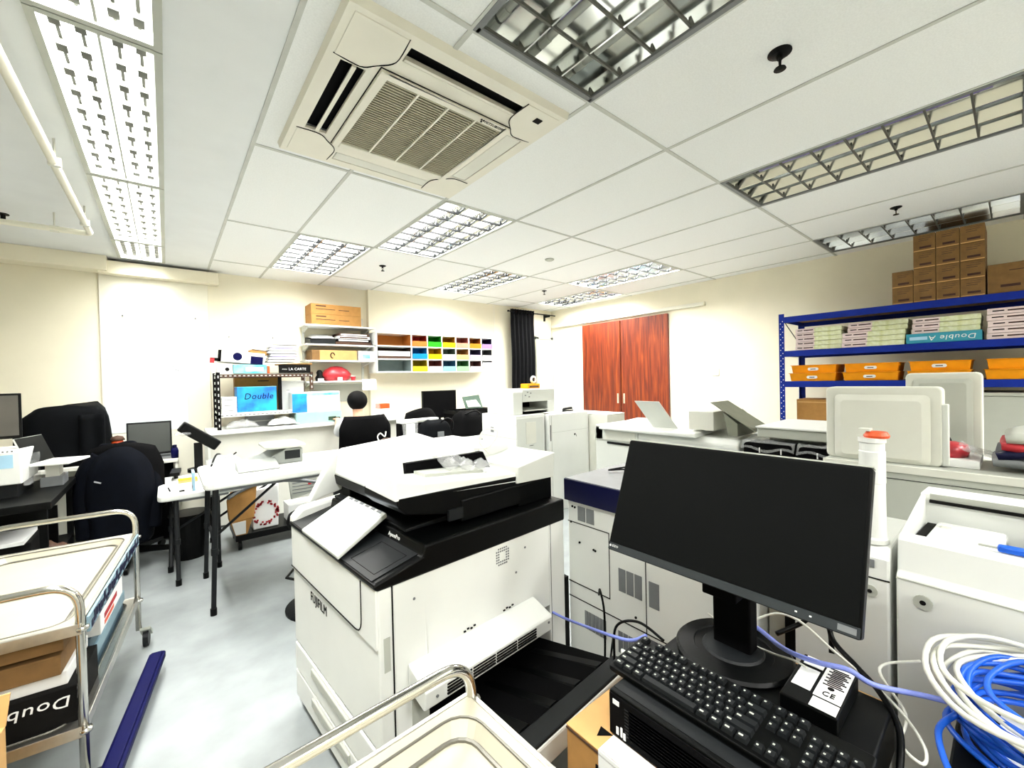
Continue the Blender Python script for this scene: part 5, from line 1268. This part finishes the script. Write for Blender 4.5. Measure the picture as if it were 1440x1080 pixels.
# wall bits
t = thing('light_switch', 'white light switch on the wall right of the brown wooden doors', 'light switch', (XR, 2.39, 1.38)); B().box(-.012, 0, -.045, .045, -.045, .045).finish('plate', 'white', t, bevel=.004); B().box(-.017, -.012, -.015, .015, -.02, .02).finish('rocker', 'white2', t, bevel=.002)
wbd = thing('whiteboard_sheet', 'pale whiteboard film with faint handwriting on the back wall above the laptop', 'whiteboard', (-.44, 5.303, .93))
B().box(0, .60, -.003, 0, 0, .72).finish('film', 'board', wbd)
rnd_ = random.Random(11)
def scrawl(b, x0, x1, z, h):
    x = x0
    while x < x1:
        w = .008 + .014 * rnd_.random(); P_ = [(x + w * i / 5, -.0045, z + h * (rnd_.random() - .5) + (x - x0) * .08) for i in range(6)]
        b.tube(P_, .0014, 4); x += w + .006 + .008 * rnd_.random()
b = B(); scrawl(b, .02, .30, .70, .012); scrawl(b, .02, .33, .682, .012); b.finish('heading_writing', 'mid', wbd)
b = B(); scrawl(b, .22, .32, .64, .012); scrawl(b, .22, .38, .615, .012); scrawl(b, .24, .45, .59, .012); b.finish('handwriting', 'grey', wbd)
b = B(); scrawl(b, .50, .55, .66, .02); scrawl(b, .49, .56, .62, .03); scrawl(b, .50, .57, .58, .03); scrawl(b, .47, .52, .54, .01); b.finish('dark_doodle', 'mid', wbd)
for k, (x, z) in enumerate(((-.30, 2.02), (.24, 2.03), (.52, 1.86), (.93, 1.87))):
    t = thing('wall_hook', 'tiny dark nail in the back wall, %s from the left' % ('first', 'second', 'third', 'fourth')[k], 'nail', (x, 5.305 if k < 2 else YB, z), 0, 'nails in the back wall'); B().cyl((0, 0, 0), (0, -.02, .002), .004, 8).finish('shank', 'mid', t); B().cyl((0, -.02, .002), (0, -.023, .002), .007, 8).finish('head', 'mid', t)

# ------------------------------------------------------------------ desk at the back centre
dk = thing('work_desk', 'white desk along the back wall under the colourful pigeonholes, carrying the black monitor', 'desk', (1.98, 3.9, 0))
b = B(); b.box(.3, 1.5, .85, 1.33, .70, .74); b.finish('top', 'white', dk, bevel=.005)
b = B(); b.box(1.45, 1.48, .87, 1.3, 0, .70); b.box(.32, .35, .87, 1.3, 0, .70); b.finish('side_panel', 'white2', dk)
# black monitor
def small_monitor(label, loc, rz, w, h, base, m='matte', lift=.1):
    t = thing('monitor', label, 'monitor', loc, rz)
    b = B(); b.box(-w / 2, w / 2, -.02, .015, lift, lift + h); b.finish('housing', 'black', t, bevel=.003)
    B().box(-w / 2 + .012, w / 2 - .012, -.0215, -.02, lift + .018, lift + h - .012).finish('display', m, t)
    b = B(); b.box(-.03, .03, .015, .04, .01, lift + h * .5); b.finish('stand_column', 'black', t)
    B().prism(rrect(-base / 2, base / 2, -.08, .1, .03), 'z', 0, .012).finish('stand_base', 'black', t)
    return t
B_ = small_monitor('black monitor on the desk under the colourful pigeonholes', (2.76, 4.85, .74), 0, .50, .36, .24, lift=.12)
t = thing('picture_card', 'dark patterned card leaning beside the black monitor under the pigeonholes', 'card', (2.95, 4.50, .98), math.radians(-5))
t2 = thing('box_stack', 'dark storage crate under the leaning patterned card', 'crate', (2.72, 4.40, 0)); B().box(0, .62, 0, .28, 0, .975).finish('body', 'matte', t2, bevel=.01); B().box(-.005, .625, -.005, .285, .93, .975).finish('rim', 'black', t2)
B().hexa([(0, 0, 0), (.25, 0, 0), (.25, .012, 0), (0, .012, 0)], [(.0, .1, .15), (.25, .1, .17), (.25, .112, .17), (.0, .112, .15)]).finish('board', 'green', t); B().hexa([(.03, -.002, .02), (.22, -.002, .02), (.22, .0, .02), (.03, .0, .02)], [(.03, .06, .10), (.18, .06, .11), (.18, .063, .11), (.03, .063, .10)]).finish('print', 'grey', t)
# bags and black items in front, on the high table and beyond
def soft(name, label, cat, loc, rx, ry, h, m, rz=0, wob=.06, flat=.5, seed=1, extra=None):
    t = thing(name, label, cat, loc, rz)
    b = B(); rg = []; rn = random.Random(seed); ph = rn.random() * 6
    for k in range(9):
        v = k / 8; s = (1 - v ** 3.2 * flat) * (1.0 if v < .97 else .8) * (1 + .04 * math.sin(7 * v + ph))
        rg.append([(rx * s * math.copysign(abs(math.cos(a)) ** .6, math.cos(a)) * (1 + wob * math.sin(4 * a + ph + 3 * v)), ry * s * math.copysign(abs(math.sin(a)) ** .6, math.sin(a)) * (1 + wob * math.sin(3 * a + ph)), h * v * (1 + wob * math.sin(2 * a + ph) * v)) for a in [2 * PI * i / 28 for i in range(28)]])
    b.loft(rg); b.finish('body', m, t, smooth=True)
    return t
t = soft('backpack', 'slumped black bag with a small grey patch on the white side table', 'bag', (2.12, 3.84, .742), .18, .095, .20, 'cloth', seed=3)
B().box(-.02, .05, -.112, -.100, .04, .09).finish('grey_patch', 'mid', t); b = B(); b.tube(spline([(.05, -.05, .18), (.1, -.1, .22), (.16, -.1, .18), (.18, -.06, .1)], 6), .008, 6); b.finish('strap', 'black', t, smooth=True)
t = soft('backpack', 'large black holdall behind the small black bag, below the black monitor', 'bag', (2.60, 3.92, .742), .21, .14, .26, 'matte', seed=8)
b = B(); b.tube(spline([(-.1, -.08, .23), (0, -.12, .27), (.1, -.08, .23)], 6), .01, 6); b.finish('handle', 'black', t, smooth=True)
t = thing('printer_tray', 'white paper tray across the black items near the black monitor', 'tray', (1.82, 3.955, .921)); B().box(-.02, .42, 0, .10, 0, .035).finish('body', 'white', t, bevel=.006); B().box(.02, .32, -.002, .001, .008, .02).finish('slot', 'grey', t)
t2 = thing('desk_printer', 'black desk printer under the white paper tray', 'printer', (1.80, 3.955, .742)); B().box(-.0, .42, 0, .11, 0, .178).finish('body', 'matte', t2, bevel=.01); B().box(.10, .30, -.003, .001, .04, .09).finish('panel', 'dark', t2)
t = thing('office_chair', 'black curved mesh office chair behind the white paper tray', 'chair', (2.12, 4.44, 0), math.radians(196))
def office_chair(t, back_m='matte', curved=True, w=.46, bh=.36, zb_=.62):
    b = B(); b.prism(rrect(-.24, .24, -.24, .22, .08), 'z', .42, .49); b.finish('seat', 'matte', t, bevel=.02)
    b = B(); n = 12
    def bk(u, v):
        x = (u - .5) * w; k = (1 - .35 * max(0, v - .6) ** 1.2 * 2)
        return (x * k, .24 + .02 * math.sin(v * PI) - .10 * (2 * u - 1) ** 2 * .6, zb_ + bh * v + (.0 if not curved else .05 * (1 - (2 * u - 1) ** 2) * v))
    b.grid(n, 8, bk); b.finish('backrest', back_m, t, smooth=True, solid=.03)
    b = B(); b.box(-.025, .025, .2, .26, .42, zb_ + .12); b.finish('back_bar', 'black', t)
    b = B(); b.cyl((0, 0, .08), (0, 0, .42), .028, 14); b.finish('gas_lift', 'black', t)
    for s_ in (-1, 1):
        b = B(); b.tube(arc_path([(s_ * .24, .0, .45), (s_ * .29, 0, .45), (s_ * .29, 0, .64)], .03), .014, 8); b.box(s_ * .29 - .03, s_ * .29 + .03, -.12, .12, .64, .665); b.finish('armrest', 'black', t)
    b = B()
    for k in range(5):
        a = 2 * PI * k / 5 + .35; c, s_ = math.cos(a), math.sin(a)
        b.hexa([(-.022 * s_, .022 * c, .07), (.022 * s_, -.022 * c, .07), (.30 * c + .016 * s_, .30 * s_ - .016 * c, .055), (.30 * c - .016 * s_, .30 * s_ + .016 * c, .055)], [(-.022 * s_, .022 * c, .115), (.022 * s_, -.022 * c, .115), (.30 * c + .016 * s_, .30 * s_ - .016 * c, .085), (.30 * c - .016 * s_, .30 * s_ + .016 * c, .085)])
    b.finish('star_base', 'black', t)
    for k in range(5):
        a = 2 * PI * k / 5 + .35; c, s_ = math.cos(a), math.sin(a)
        q = B(); q.cyl((.30 * c - .012 * s_, .30 * s_ + .012 * c, .028), (.30 * c + .012 * s_, .30 * s_ - .012 * c, .028), .028, 14); q.cyl((.30 * c, .30 * s_, .03), (.30 * c, .30 * s_, .06), .01, 8); q.finish('caster', 'black', t)
    return t
office_chair(t, zb_=.74, bh=.26, w=.5)
t = thing('office_chair', 'black office chair holding the person in the white shirt', 'chair', (1.50, 4.30, 0), math.radians(180))
office_chair(t, curved=False, w=.50, bh=.30, zb_=.72)
t = thing('office_chair', 'black office chair with a navy jacket over its back, left of the low folding table', 'chair', (-.25, 4.40, 0), math.radians(176))
office_chair(t, zb_=.56, bh=.34)
# jacket hung over that chair
jk = thing('jacket', 'dark navy jacket draped over the back of the chair left of the low folding table', 'jacket', (-.285, 4.22, .20))
def jshape(z):
    # half width, half depth along the height of the hanging jacket
    k = z / .735
    if k < .72: return .19 - .012 * math.sin(k * 9), .17 - .03 * k
    q = (k - .72) / .28
    return .19 * (1 - .50 * q ** 1.7), .148 * (1 - .55 * q ** 2.2)
b = B(); rg = []
for k in range(15):
    z = .735 * k / 14; hw, hd = jshape(z)
    rg.append([(hw * math.copysign(abs(math.cos(a)) ** .7, math.cos(a)) * (1 + .03 * math.sin(6 * a + z * 9)) + .02 * (z / .735), hd * math.copysign(abs(math.sin(a)) ** .8, math.sin(a)) * (1 + .05 * math.sin(5 * a + 4 * z)), z + .012 * math.sin(3 * a)) for a in [2 * PI * i / 36 for i in range(36)]])
b.loft(rg); b.finish('body', 'jacket', jk, smooth=True, sub=1)
for s_ in (-1, 1):
    b = B(); b.tube(spline([(s_ * .10, -.01, .665), (s_ * .165, -.02, .57), (s_ * .195, -.03, .42), (s_ * .185, -.045, .22), (s_ * .18, -.05, .10)], 5), [.05 + .0 * i for i in range(21)], 14); b.finish('sleeve', 'jacket', jk, smooth=True)
b = B(); b.tube([(.09 * math.cos(a), .0 + .05 * math.sin(a), .725 + .012 * math.sin(2 * a)) for a in [2 * PI * i / 24 for i in range(24)]], .016, 8, closed=True); b.finish('collar', 'jacket', jk, smooth=True)
b = B(); b.hexa([(-.12, -.155, .50), (-.085, -.158, .485), (-.085, -.15, .485), (-.12, -.147, .50)], [(-.118, -.152, .508), (-.083, -.155, .493), (-.083, -.147, .493), (-.118, -.144, .508)]); b.finish('crease_highlight', 'mid', jk)  # light catching a cloth crease, painted as a small grey sliver

# ------------------------------------------------------------------ left side desks
ld = thing('laptop_desk', 'light desk against the back wall below the whiteboard film', 'desk', (-.36, 4.66, 0))
b = B(); b.box(-.0, .42, 0, .62, .695, .72); b.finish('top', 'beige', ld, bevel=.004); b = B(); b.box(.0, .02, .02, .6, 0, .695); b.box(.40, .42, .02, .6, 0, .695); b.finish('side_panel', 'beige', ld)
B().box(.03, .39, .12, .58, .02, .69).finish('under_desk_shade', 'matte', ld)  # black block added for the shade under the desk top
lp = thing('laptop', 'open laptop with a dark grey-green screen on the desk below the whiteboard film', 'laptop', (-.13, 4.98, .7205))
B().prism(rrect(-.16, .16, -.24, 0, .015), 'z', 0, .018).finish('base', 'mid', lp)
b = B().xf(Matrix.Translation((0, .005, .018)) @ Matrix.Rotation(math.radians(-8), 4, 'X')); b.box(-.155, .155, 0, .008, 0, .30); lo_ = b.finish('lid', 'black', lp, bevel=.003)
b = B().xf(Matrix.Translation((0, .005, .018)) @ Matrix.Rotation(math.radians(-8), 4, 'X')); b.box(-.143, .143, -.0015, 0, .018, .285); b.finish('display', 'darkscreen2', lp)
B().box(-.14, .14, -.2, -.06, .018, .0195).finish('keys', 'dark', lp)
t = thing('blue_bottle', 'bright blue plastic bottle right of the grey-green laptop', 'bottle', (.04, 4.75, .7205)); B().lathe([(.001, 0), (.026, 0), (.028, .06), (.02, .09), (.001, .09)], n=18).finish('body', 'royal', t, smooth=True); B().lathe([(.001, .09), (.016, .09), (.016, .115), (.001, .118)], n=14).finish('cap', 'navy', t)
t = thing('ornament', 'orange and white ornament left of the grey-green laptop', 'ornament', (-.33, 4.82, .7205)); B().lathe([(.001, 0), (.05, 0), (.06, .06), (.035, .12), (.001, .13)], n=16).finish('body', 'cream_tray', t, smooth=True); B().lathe([(.001, .125), (.03, .13), (.042, .165), (.03, .2), (.001, .21)], n=16).finish('head', 'orange2', t, smooth=True); B().lathe([(.001, .19), (.05, .19), (.035, .22), (.001, .23)], n=14).finish('cap', 'brown', t, smooth=True)
t = thing('tilted_device', 'black tilted device with a clear round cover right of the laptop', 'device', (.20, 4.60, .6005))
b = B(); b.cyl((.0, 0, 0), (.0, 0, .03), .08, 18); b.box(-.03, .03, -.02, .02, .03, .25); b.finish('stand', 'black', t)
b = B().xf(Matrix.Translation((0, 0, .30)) @ Matrix.Rotation(math.radians(38), 4, 'Y')); b.prism(rrect(-.16, .17, -.06, .06, .03), 'z', -.03, .06); b.finish('head', 'black', t, bevel=.01)
b = B(); b.lathe([(.001, -.01), (.06, 0), (.06, .02), (.001, .03)], (-.10, -.03, .33), 18); b.finish('clear_cover', 'clear', t, smooth=True)
bd = thing('cloth_cover', 'big black cloth draped over a bulky shape on the left desk by the back wall', 'cloth', (-.65, 4.98, .73))
b = B(); rg = []
for k in range(10):
    v = k / 9; s = 1 if v < .8 else 1 - .22 * ((v - .8) / .2) ** 2
    rg.append([((.255 + .02 * (1 - v)) * s * math.copysign(abs(math.cos(a)) ** .45, math.cos(a)) * (1 + .04 * math.sin(5 * a + 4 * v)), .18 * s * math.copysign(abs(math.sin(a)) ** .5, math.sin(a)) * (1 + .05 * math.sin(6 * a)), (.49 + .02 * math.sin(2 * a)) * v - (.09 * max(0, -math.cos(a)) * v)) for a in [2 * PI * i / 40 for i in range(40)]])
b.loft(rg); b.finish('draped_cloth', 'cloth', bd, smooth=True)
b = B(); b.grid(8, 8, lambda u, v: (.10 + .15 * u, -.185 - .01 * math.sin(8 * u), .05 + .36 * v)); b.finish('front_fold', 'cloth', bd, smooth=True, solid=.01)
t = thing('beige_desk', 'dark desk under the big black cloth at the left', 'desk', (-1.6, 4.74, 0)); B().box(0, 1.2, 0, .56, .70, .73).finish('top', 'beige', t, bevel=.004); B().box(1.16, 1.19, .02, .5, 0, .70).finish('side_panel', 'beige', t); B().box(.02, 1.16, .4, .42, .1, .70).finish('back_panel', 'beige', t)
fd = thing('black_desk', 'black desk at the left edge carrying the white printer and laptop', 'desk', (-1.7, 3.35, 0))
b = B(); b.box(0, 1.20, 0, .85, .70, .74); b.finish('top', 'black', fd, bevel=.004)
b = B(); [B().box(x, x + .03, y, y + .03, 0, .70).finish('leg', 'black', fd) for x, y in ((1.15, .02), (1.15, .8), (.02, .02))]; b.bm.free()
b = B(); b.box(.02, 1.18, .05, .8, .34, .36); b.box(.02, 1.15, .5, .52, .36, .62); b.finish('lower_shelf', 'black', fd)
t = thing('white_printer', 'white printer box with a light blue sheet on the left desk', 'printer', (-1.28, 3.62, .7405)); B().box(0, .63, 0, .4, .075, .26).finish('body', 'white', t, bevel=.006); B().box(.02, .61, .02, .38, 0, .075).finish('plinth', 'dark', t); B().box(.28, .60, -.0015, .001, .17, .245).finish('blue_sheet', 'lblue', t); B().box(.632, .655, .02, .3, .06, .22).finish('clear_side_tray', 'clear', t)
b = B()
for k in range(30): b.box(.1 + k * .017, .107 + k * .017, .0, .01, .26, .268)
b.finish('spiral_edge', 'mid', t)
small = small_monitor('grey-brown screen standing on the white printer at the left edge', (-.92, 3.82, 1.001), math.radians(8), .48, .27, .22, 'greyscreen', lift=.06)
t = thing('note_block', 'orange note block on the white printer at the left edge', 'notepad', (-.87, 3.64, 1.001)); B().box(0, .10, 0, .08, 0, .025).finish('pages', 'kraft2', t); B().box(0, .1, 0, .08, .0255, .03).finish('cover', 'orange', t)
lp2 = thing('laptop', 'thin open laptop seen from its side on a stand, right of the white printer', 'laptop', (-.56, 3.9, .885), math.radians(74))
t = thing('laptop_stand', 'small cluttered stand under the side-on laptop on the black left desk', 'stand', (-.62, 3.86, .7405)); B().box(0, .1, 0, .18, 0, .06).finish('base', 'mid', t, bevel=.004); B().box(.02, .08, .02, .16, .06, .143).finish('riser', 'beige', t)
B().box(-.13, .13, -.12, .06, 0, .014).finish('base', 'white', lp2, bevel=.003)
b = B().xf(Matrix.Translation((0, .06, .014)) @ Matrix.Rotation(math.radians(-20), 4, 'X')); b.box(-.13, .13, 0, .008, 0, .17); b.finish('lid', 'white2', lp2)
b = B().xf(Matrix.Translation((0, .06, .014)) @ Matrix.Rotation(math.radians(-20), 4, 'X')); b.box(-.129, .129, -.0015, 0, .002, .168); b.finish('display', 'black', lp2)
t = thing('storage_box', 'dark box with pale papers on the lower shelf of the left desk', 'box', (-.95, 3.42, .361)); B().box(0, .36, 0, .3, 0, .16).finish('body', 'ink', t, bevel=.004); B().box(.02, .34, -.03, .28, .1605, .18).finish('papers', 'paper', t)
t = thing('white_box', 'small white carton on the lower shelf at the left edge', 'box', (-1.1, 3.30, .361)); B().box(-.2, .12, .05, .12, 0, .09).finish('body', 'white', t, bevel=.003); B().box(-.2, .12, .049, .051, .04, .045).finish('tape', 'grey', t)
t = thing('scarf', 'dark red cloth heap on the shelf edge under the left desk', 'cloth', (-.60, 3.6, .361)); b = B(); b.grid(10, 6, lambda u, v: (-.1 + .2 * u, .2 * v, .02 + .06 * math.sin(PI * u) * math.sin(PI * v) + .012 * math.sin(15 * u + 8 * v))); b.finish('folds', 'brown', t, smooth=True, solid=.01)
# small things near the person
t = thing('snack_box', 'small orange and white box on the long counter beside the seated person', 'box', (1.98, 4.9, CTZ)); B().box(-.02, .12, 0, .1, .10, .16).finish('print', 'orange2', t, bevel=.004); B().box(-.02, .12, .0, .1, 0, .10).finish('body', 'paper', t, bevel=.004)
t = thing('bottle', 'clear plastic water bottle beside the person in the white shirt', 'bottle', (1.90, 4.79, CTZ)); B().lathe([(.001, 0), (.032, 0), (.034, .12), (.03, .16), (.013, .19), (.013, .205), (.001, .206)], n=20).finish('body', 'clear', t, smooth=True); B().lathe([(.001, .2065), (.015, .2065), (.015, .222), (.001, .223)], n=14).finish('cap', 'white', t)
t = thing('bundle', 'red and pink patterned bundle left of the person in the white shirt', 'bundle', (1.44, 4.84, CTZ)); b = B(); b.lathe([(.001, 0), (.05, 0), (.055, .06), (.04, .12), (.02, .16), (.001, .165)], n=16); b.finish('body', 'redbag', t, smooth=True); B().box(-.03, .03, -.06, -.045, .02, .05).finish('dark_tag', 'ink', t)
t = thing('cord_heap', 'heap of patterned brown cord on the high folding table behind the big copier', 'cord', (1.42, 3.50, .781)); b = B(); rnd_ = random.Random(2)
b.tube(spline([(.20 * rnd_.random(), .1 * rnd_.random(), .012 + .05 * rnd_.random()) for k in range(16)], 5), .010, 6); b.finish('cord', 'brown', t, smooth=True); b = B(); b.tube(spline([(.0, .02, .03), (-.02, .04, .09), (.01, .05, .12), (.04, .03, .09), (.06, .05, .13)], 5), .005, 6); b.finish('white_lead', 'whitecable', t, smooth=True)
t = thing('plastic_bag', 'upright clear plastic bag with papers behind the black chair', 'bag', (1.77, 3.76, .742)); b = B(); b.hexa([(0, 0, 0), (.12, 0, 0), (.12, .05, 0), (0, .05, 0)], [(-.02, 0, .22), (.13, 0, .23), (.13, .05, .23), (-.02, .05, .22)]); b.finish('bag', 'clear', t, bevel=.004); B().box(.02, .10, .015, .035, .003, .19).finish('papers', 'paper', t)
t = thing('side_table', 'white side table carrying the black bags behind the high folding table', 'table', (1.76, 3.735, 0)); B().box(0, 1.08, 0, .34, .70, .74).finish('top', 'white', t, bevel=.003); [B().box(x, x + .03, y, y + .03, 0, .70).finish('leg', 'mid', t) for x in (.01, 1.04) for y in (.01, .30)]
# ------------------------------------------------------------------ seated person
pe = thing('person', 'person in a white shirt with short black hair seated facing the back wall', 'person', (1.485, 4.22, 0))
def skin(name, verts, edges, m, parent, sub=2, root=0):
    me = bpy.data.meshes.new(name); me.from_pydata([v[:3] for v in verts], edges, []); me.update()
    o = bpy.data.objects.new(name, me); COL.objects.link(o); o.parent = parent
    md = o.modifiers.new('skin', 'SKIN'); md.use_smooth_shade = True; md.branch_smoothing = .6
    for i, v in enumerate(verts):
        sv = me.skin_vertices[0].data[i]; sv.radius = (v[3], v[4] if len(v) > 4 else v[3]); sv.use_root = (i == root)
    if sub:
        s_ = o.modifiers.new('sub', 'SUBSURF'); s_.levels = sub; s_.render_levels = sub
    me.materials.append(M[m])
    return o
V = [(0, -.05, .59, .12, .10), (0, -.05, .72, .115, .09), (0, -.01, .88, .13, .095), (0, .02, 1.0, .07, .06), (0, .04, 1.065, .048, .05), (0, .05, 1.12, .066, .075), (0, .055, 1.175, .074, .09), (0, .05, 1.23, .055, .065)]
E_ = [(i, i + 1) for i in range(7)]
def add(parent_i, chain):
    p = parent_i
    for v in chain:
        V.append(v); E_.append((p, len(V) - 1)); p = len(V) - 1
    return p
for s_ in (1, -1):
    wr_ = add(2, [(s_ * .15, -.0, .955, .055), (s_ * .14, .22, .82, .043), (s_ * .07, .455, .955, .028)])
    pl = add(wr_, [(s_ * .06, .51, .955, .034, .018)])
    for k, (dx, ln) in enumerate(((-.024, .062), (-.008, .075), (.008, .072), (.022, .055))):
        add(pl, [(s_ * (.06 + dx), .535, .957, .009), (s_ * (.06 + dx * 1.15), .535 + ln * .6, .953, .0085), (s_ * (.06 + dx * 1.2), .535 + ln, .943, .0075)])
    add(pl, [(s_ * .032, .50, .952, .0095), (s_ * .018, .525, .945, .0085)])
    add(0, [(s_ * .09, .02, .56, .08), (s_ * .11, .36, .545, .058), (s_ * .11, .36, .30, .05), (s_ * .11, .38, .09, .035), (s_ * .115, .49, .035, .03)])
add(6, [(0, .145, 1.155, .014)])
for s_ in (1, -1):
    add(6, [(s_ * .085, .04, 1.155, .016)])
skin('body', V, E_, 'skin', pe)
S_ = [(0, -.05, .56, .135, .115), (0, -.05, .72, .135, .11), (0, -.01, .88, .15, .115), (0, .02, .985, .088, .075)]
SE = [(0, 1), (1, 2), (2, 3)]
for s_ in (1, -1):
    n0 = len(S_); S_ += [(s_ * .15, 0, .965, .075), (s_ * .15, .14, .87, .06), (s_ * .14, .22, .825, .056)]; SE += [(2, n0), (n0, n0 + 1), (n0 + 1, n0 + 2)]
skin('shirt', S_, SE, 'shirt', pe)
T_ = [(0, -.05, .58, .13, .11)]; TE = []
for s_ in (1, -1):
    n0 = len(T_); T_ += [(s_ * .09, .02, .565, .095), (s_ * .11, .36, .55, .07), (s_ * .11, .36, .30, .062), (s_ * .11, .375, .11, .052)]; TE += [(0, n0), (n0, n0 + 1), (n0 + 1, n0 + 2), (n0 + 2, n0 + 3)]
skin('trousers', T_, TE, 'trousers', pe)
b = B(); rg = []
for k in range(11):
    a = PI * k / 10 * .93; z = 1.168 + .10 * math.cos(a); r_ = max(.004, math.sin(a))
    lift = .055 * (k / 10) ** 2
    rg.append([(.098 * r_ * math.cos(t), .045 + (.108 if math.sin(t) < 0 else .088) * r_ * math.sin(t), z + (lift * max(0, math.sin(t)) * 1.6)) for t in [2 * PI * i / 28 for i in range(28)]])
b.loft(rg); b.finish('hair', 'hair', pe, smooth=True)
for s_ in (1, -1):
    b = B(); b.lathe([(.001, -.011), (.008, -.008), (.011, 0), (.008, .008), (.001, .011)], (s_ * .032, .132, 1.172), 12); b.finish('eye', 'paper', pe, smooth=True)
    b = B(); b.tube(spline([(s_ * .09, .42, .03), (s_ * .11, .50, .035), (s_ * .115, .58, .03)], 4), [.042, .045, .047, .047, .046, .045, .042, .038, .03], 12); b.finish('shoe', 'ink', pe, smooth=True)

# ------------------------------------------------------------------ light and view
w = bpy.data.worlds.new('world'); SC.world = w; w.use_nodes = True
w.node_tree.nodes['Background'].inputs[0].default_value = (.8, .85, .9, 1); w.node_tree.nodes['Background'].inputs[1].default_value = .15
SC.view_settings.view_transform = 'Standard'; SC.view_settings.look = 'None'; SC.view_settings.gamma = 1.0; SC.view_settings.use_curve_mapping = False
SC.view_settings.exposure = 0.64
SC.cycles.use_denoising = True
SC.cycles.max_bounces = 8; SC.cycles.diffuse_bounces = 4; SC.cycles.glossy_bounces = 4; SC.cycles.transparent_max_bounces = 8
SC.cycles.sample_clamp_indirect = 6.0
